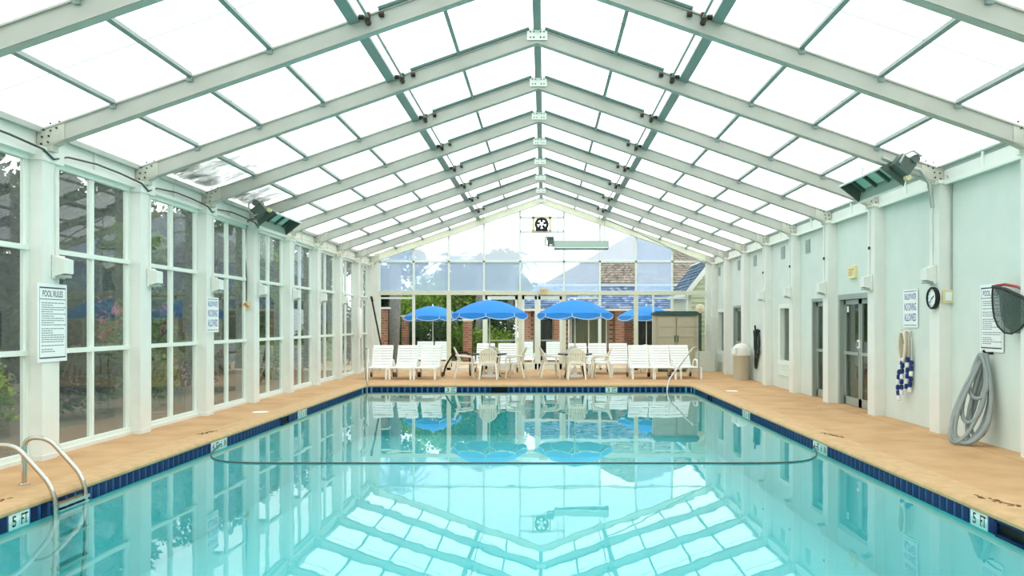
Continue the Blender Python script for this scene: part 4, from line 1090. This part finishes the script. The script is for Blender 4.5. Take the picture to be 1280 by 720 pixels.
# brick pillars of the garden fence
bpil = []
for i, (x, y, h, lab) in enumerate(((585, 36.5, 1.75, 'brick garden pillar between the patio bushes'), (480, 33.5, 2.2, 'brick garden pillar behind the first glass pane'), (507, 35, 1.9, 'slim brick garden pillar behind the three loungers'))):
    p_ = thing('brick_pillar', lab, 'pillar', (px(x, y), y, -.02)); rr = random.Random(i); nrow = int(h/.1); wd = .4 if i != 2 else .3
    MB().span((-wd/2+.012, -wd/2+.012, 0), (wd/2-.012, wd/2-.012, h)).build('core', 'mortar', p_)
    for j in range(nrow):
        for k in range(2):
            a = -wd/2+k*wd/2 if j % 2 else (-wd/2 if k == 0 else wd/6)
            l = wd/2 if j % 2 else (wd*2/3 if k == 0 else wd/3)
            MB().span((a, -wd/2, j*.1), (a+l-.012, wd/2, j*.1+.085)).build('brick', rr.choice(['brick_a', 'brick_b']), p_)
    MB().span((-wd/2-.03, -wd/2-.03, h), (wd/2+.03, wd/2+.03, h+.07)).build('cap', 'fascia', p_)
# ------------------------------------------------------------------ plants
def leaves(b, c, rad, n, size, rr, shell=.55):
    for _ in range(n):
        th = rr.uniform(0, 2*math.pi); z = rr.uniform(-1, 1); s_ = math.sqrt(1-z*z); q = shell+(1-shell)*rr.random()
        p = Vector((c[0]+rad[0]*q*s_*math.cos(th), c[1]+rad[1]*q*s_*math.sin(th), c[2]+rad[2]*q*z))
        l = size*rr.uniform(.6, 1.3); d = Vector((rr.gauss(0, 1), rr.gauss(0, 1), rr.gauss(.2, .7))).normalized(); u = d.orthogonal().normalized()
        u = Matrix.Rotation(rr.uniform(0, 6.28), 3, d) @ u
        b.add([p-d*l, p+u*l*.42, p+d*l, p-u*l*.42], [(0, 1, 2, 3)])
def shrub_mesh(h, w, n, size, m, seed):
    rr = random.Random(seed); b = MB(); k = 7
    for i in range(k):
        a = rr.uniform(0, 6.28); r_ = w*.28*rr.random(); zz = h*(.28+.5*i/k)
        leaves(b, (r_*math.cos(a), r_*math.sin(a), zz), (w*.36, w*.36, h*.26), n//k, size, rr)
    me = b.build('foliage', m); st = MB()
    for i in range(5): a = rr.uniform(0, 6.28); st.tube([(.06*math.cos(a), .06*math.sin(a), 0), (w*.25*math.cos(a), w*.25*math.sin(a), h*.6)], [.025, .01], 5)
    so = st.build('stems', 'bark'); return me, so
def tree_mesh(h, w, n, size, m, seed):
    rr = random.Random(seed); b = MB(); tr = MB()
    tr.tube([(0, 0, 0), (.05, .03, h*.3), (-.04, .05, h*.6)], [.16, .12, .07], 8)
    for i in range(9):
        a = rr.uniform(0, 6.28); r_ = w*.3*math.sqrt(rr.random()); zz = h*(.22+.66*rr.random())
        c = (r_*math.cos(a), r_*math.sin(a), zz); leaves(b, c, (w*.27, w*.27, h*.17), n//9, size, rr)
        tr.tube([(0, 0, h*.25), (c[0]*.6, c[1]*.6, c[2]*.9), c], [.06, .03, .015], 5)
    return b.build('foliage', m), tr.build('trunk', 'bark')
protos = {'s0': shrub_mesh(1.6, 1.5, 1500, .07, 'leaf_mid', 1), 's1': shrub_mesh(2.3, 1.7, 2000, .08, 'leaf_dark', 2), 's2': shrub_mesh(1.3, 1.3, 1300, .06, 'leaf_bright', 3),
          't0': tree_mesh(6.2, 4.6, 6500, .17, 'leaf_dark', 4), 't1': tree_mesh(5.4, 4.2, 6000, .16, 'leaf_mid', 5), 't2': tree_mesh(4.4, 3.8, 4600, .11, 'leaf_bright', 6), 'r0': shrub_mesh(1.5, .9, 260, .07, 'leaf_red', 9)}
used = set()
def plant(key, name, label, cat, x, y, s, rz, group):
    t_ = thing(name, label, cat, (x, y, -.03), (0, 0, rz), group); t_.scale = (s, s, s)
    for o in protos[key]:
        if key in used: c = o.copy(); COL.objects.link(c)
        else: c = o
        c.parent = t_
    used.add(key)
    return t_
rr = random.Random(21)
GS, GT = 'shrubs outside the glazed wall', 'trees outside the glazed wall'
desc = {'s0': 'mid green leafy shrub outside the glazed wall', 's1': 'tall dark green shrub outside the glazed wall', 's2': 'low bright green shrub outside the glazed wall'}
for i in range(13):
    key = ('s1', 's0', 's2')[i % 3]
    plant(key, 'garden_shrub', desc[key], 'shrub', -7.7-rr.random()*1.1, 8.5+i*2.1+rr.uniform(-.4, .4), rr.uniform(.9, 1.2), rr.uniform(0, 6), GS)
for i in range(2): plant('r0', 'flowering_shrub', 'red flowered shrub outside the glazed wall', 'shrub', -9.4, 18.2+i*4.1, 1.6, i*2, 'red shrubs outside the glazed wall')
dt = {'t0': 'dense dark tree outside the glazed wall', 't1': 'mid green tree outside the glazed wall'}
for i in range(12):
    key = ('t0', 't1', 't0')[i % 3]
    plant(key, 'garden_tree', dt[key], 'tree', -11.0-rr.random()*1.2, 9.5+i*3.1, rr.uniform(.84, .92), rr.uniform(0, 6), GT)
for i in range(9): plant('t0', 'garden_tree', 'tall dark tree in the back row beyond the glazed wall', 'tree', -15.2-rr.random(), 14+i*4.6, 1.1, rr.uniform(0, 6), GT)
for i, (x, y, key, s, lab) in enumerate(((515, 40, 't2', 1.0, 'bright green tree behind the patio umbrella'), (545, 41, 't2', 1.05, 'bright green tree beyond the brick pillar'), (575, 42, 't1', .85, 'mid green tree beyond the patio'), (600, 44, 't0', .8, 'dark tree left of the house roof'), (480, 42, 't0', .85, 'dark tree in the corner behind the palm'), (635, 50, 't1', 1.1, 'mid green tree rising behind the house'))):
    plant(key, 'patio_tree', lab, 'tree', px(x, y), y, s, i*1.3, None)
for i, (x, y, key, s) in enumerate(((525, 37, 's1', .8), (552, 37.3, 's1', .85), (604, 38.2, 's2', 1.2), (622, 37.4, 's2', 1.25), (613, 39.5, 's1', 1.1), (630, 38.5, 's1', .8), (492, 36.5, 's1', .8), (571, 37.5, 's0', 1.0), (508, 37.8, 's1', .9))):
    plant(key, 'patio_shrub', {'s1': 'dark green shrub behind the patio', 's2': 'bright yellow green shrub right of the brick pillar', 's0': 'mid green shrub behind the brick pillar'}[key], 'shrub', px(x, y), y, s, i*1.1, 'shrubs behind the patio')
def palm(label, x, y, h, w, nf, seed):
    t_ = thing('palm_tree', label, 'palm', (x, y, -.03)); rr = random.Random(seed); b = MB()
    N = 14; b.tube([(.1*math.sin(i/N*2), 0, h*i/N) for i in range(N+1)], [w*(1+.08*(i % 2)) for i in range(N+1)], 10); b.build('trunk', 'palm_bark', t_, True)
    for f in range(nf):
        a = 2*math.pi*f/nf+rr.uniform(-.2, .2); L = rr.uniform(1.3, 1.8); el = rr.uniform(-.1, 1.1); fb = MB(); pts = []
        for i in range(9):
            s_ = i/8*L; pts.append(Vector((.1+math.cos(a)*s_*math.cos(el), math.sin(a)*s_*math.cos(el), h+s_*math.sin(el)-.42*s_*s_)))
        fb.tube(pts, .012, 4)
        sd = Vector((-math.sin(a), math.cos(a), 0))
        for i in range(1, 9):
            for q in (-1, 1):
                for k in (0, .5):
                    p = pts[i-1].lerp(pts[i], k); d = (sd*q+(pts[i]-pts[i-1]).normalized()*.7+Vector((0, 0, -.35))).normalized(); l = .42*(1-.5*i/8)
                    n_ = (pts[i]-pts[i-1]).normalized()*.03
                    fb.add([p-n_, p+n_, p+d*l], [(0, 1, 2)])
        fb.build('frond', 'leaf_palm', t_)
palm('thick trunked palm outside behind the first glass pane', px(491, 34.5), 34.5, 4.6, .22, 20, 1)
palm('palm outside beyond the first glass door', px(597, 39), 39, 4.4, .16, 18, 2)
palm('palm outside behind the dark tree by the glass doors', px(566, 41), 41, 4.6, .15, 18, 3)
palm('palm outside between the bushes and the brick house', px(636, 41), 41, 4.7, .15, 18, 5)
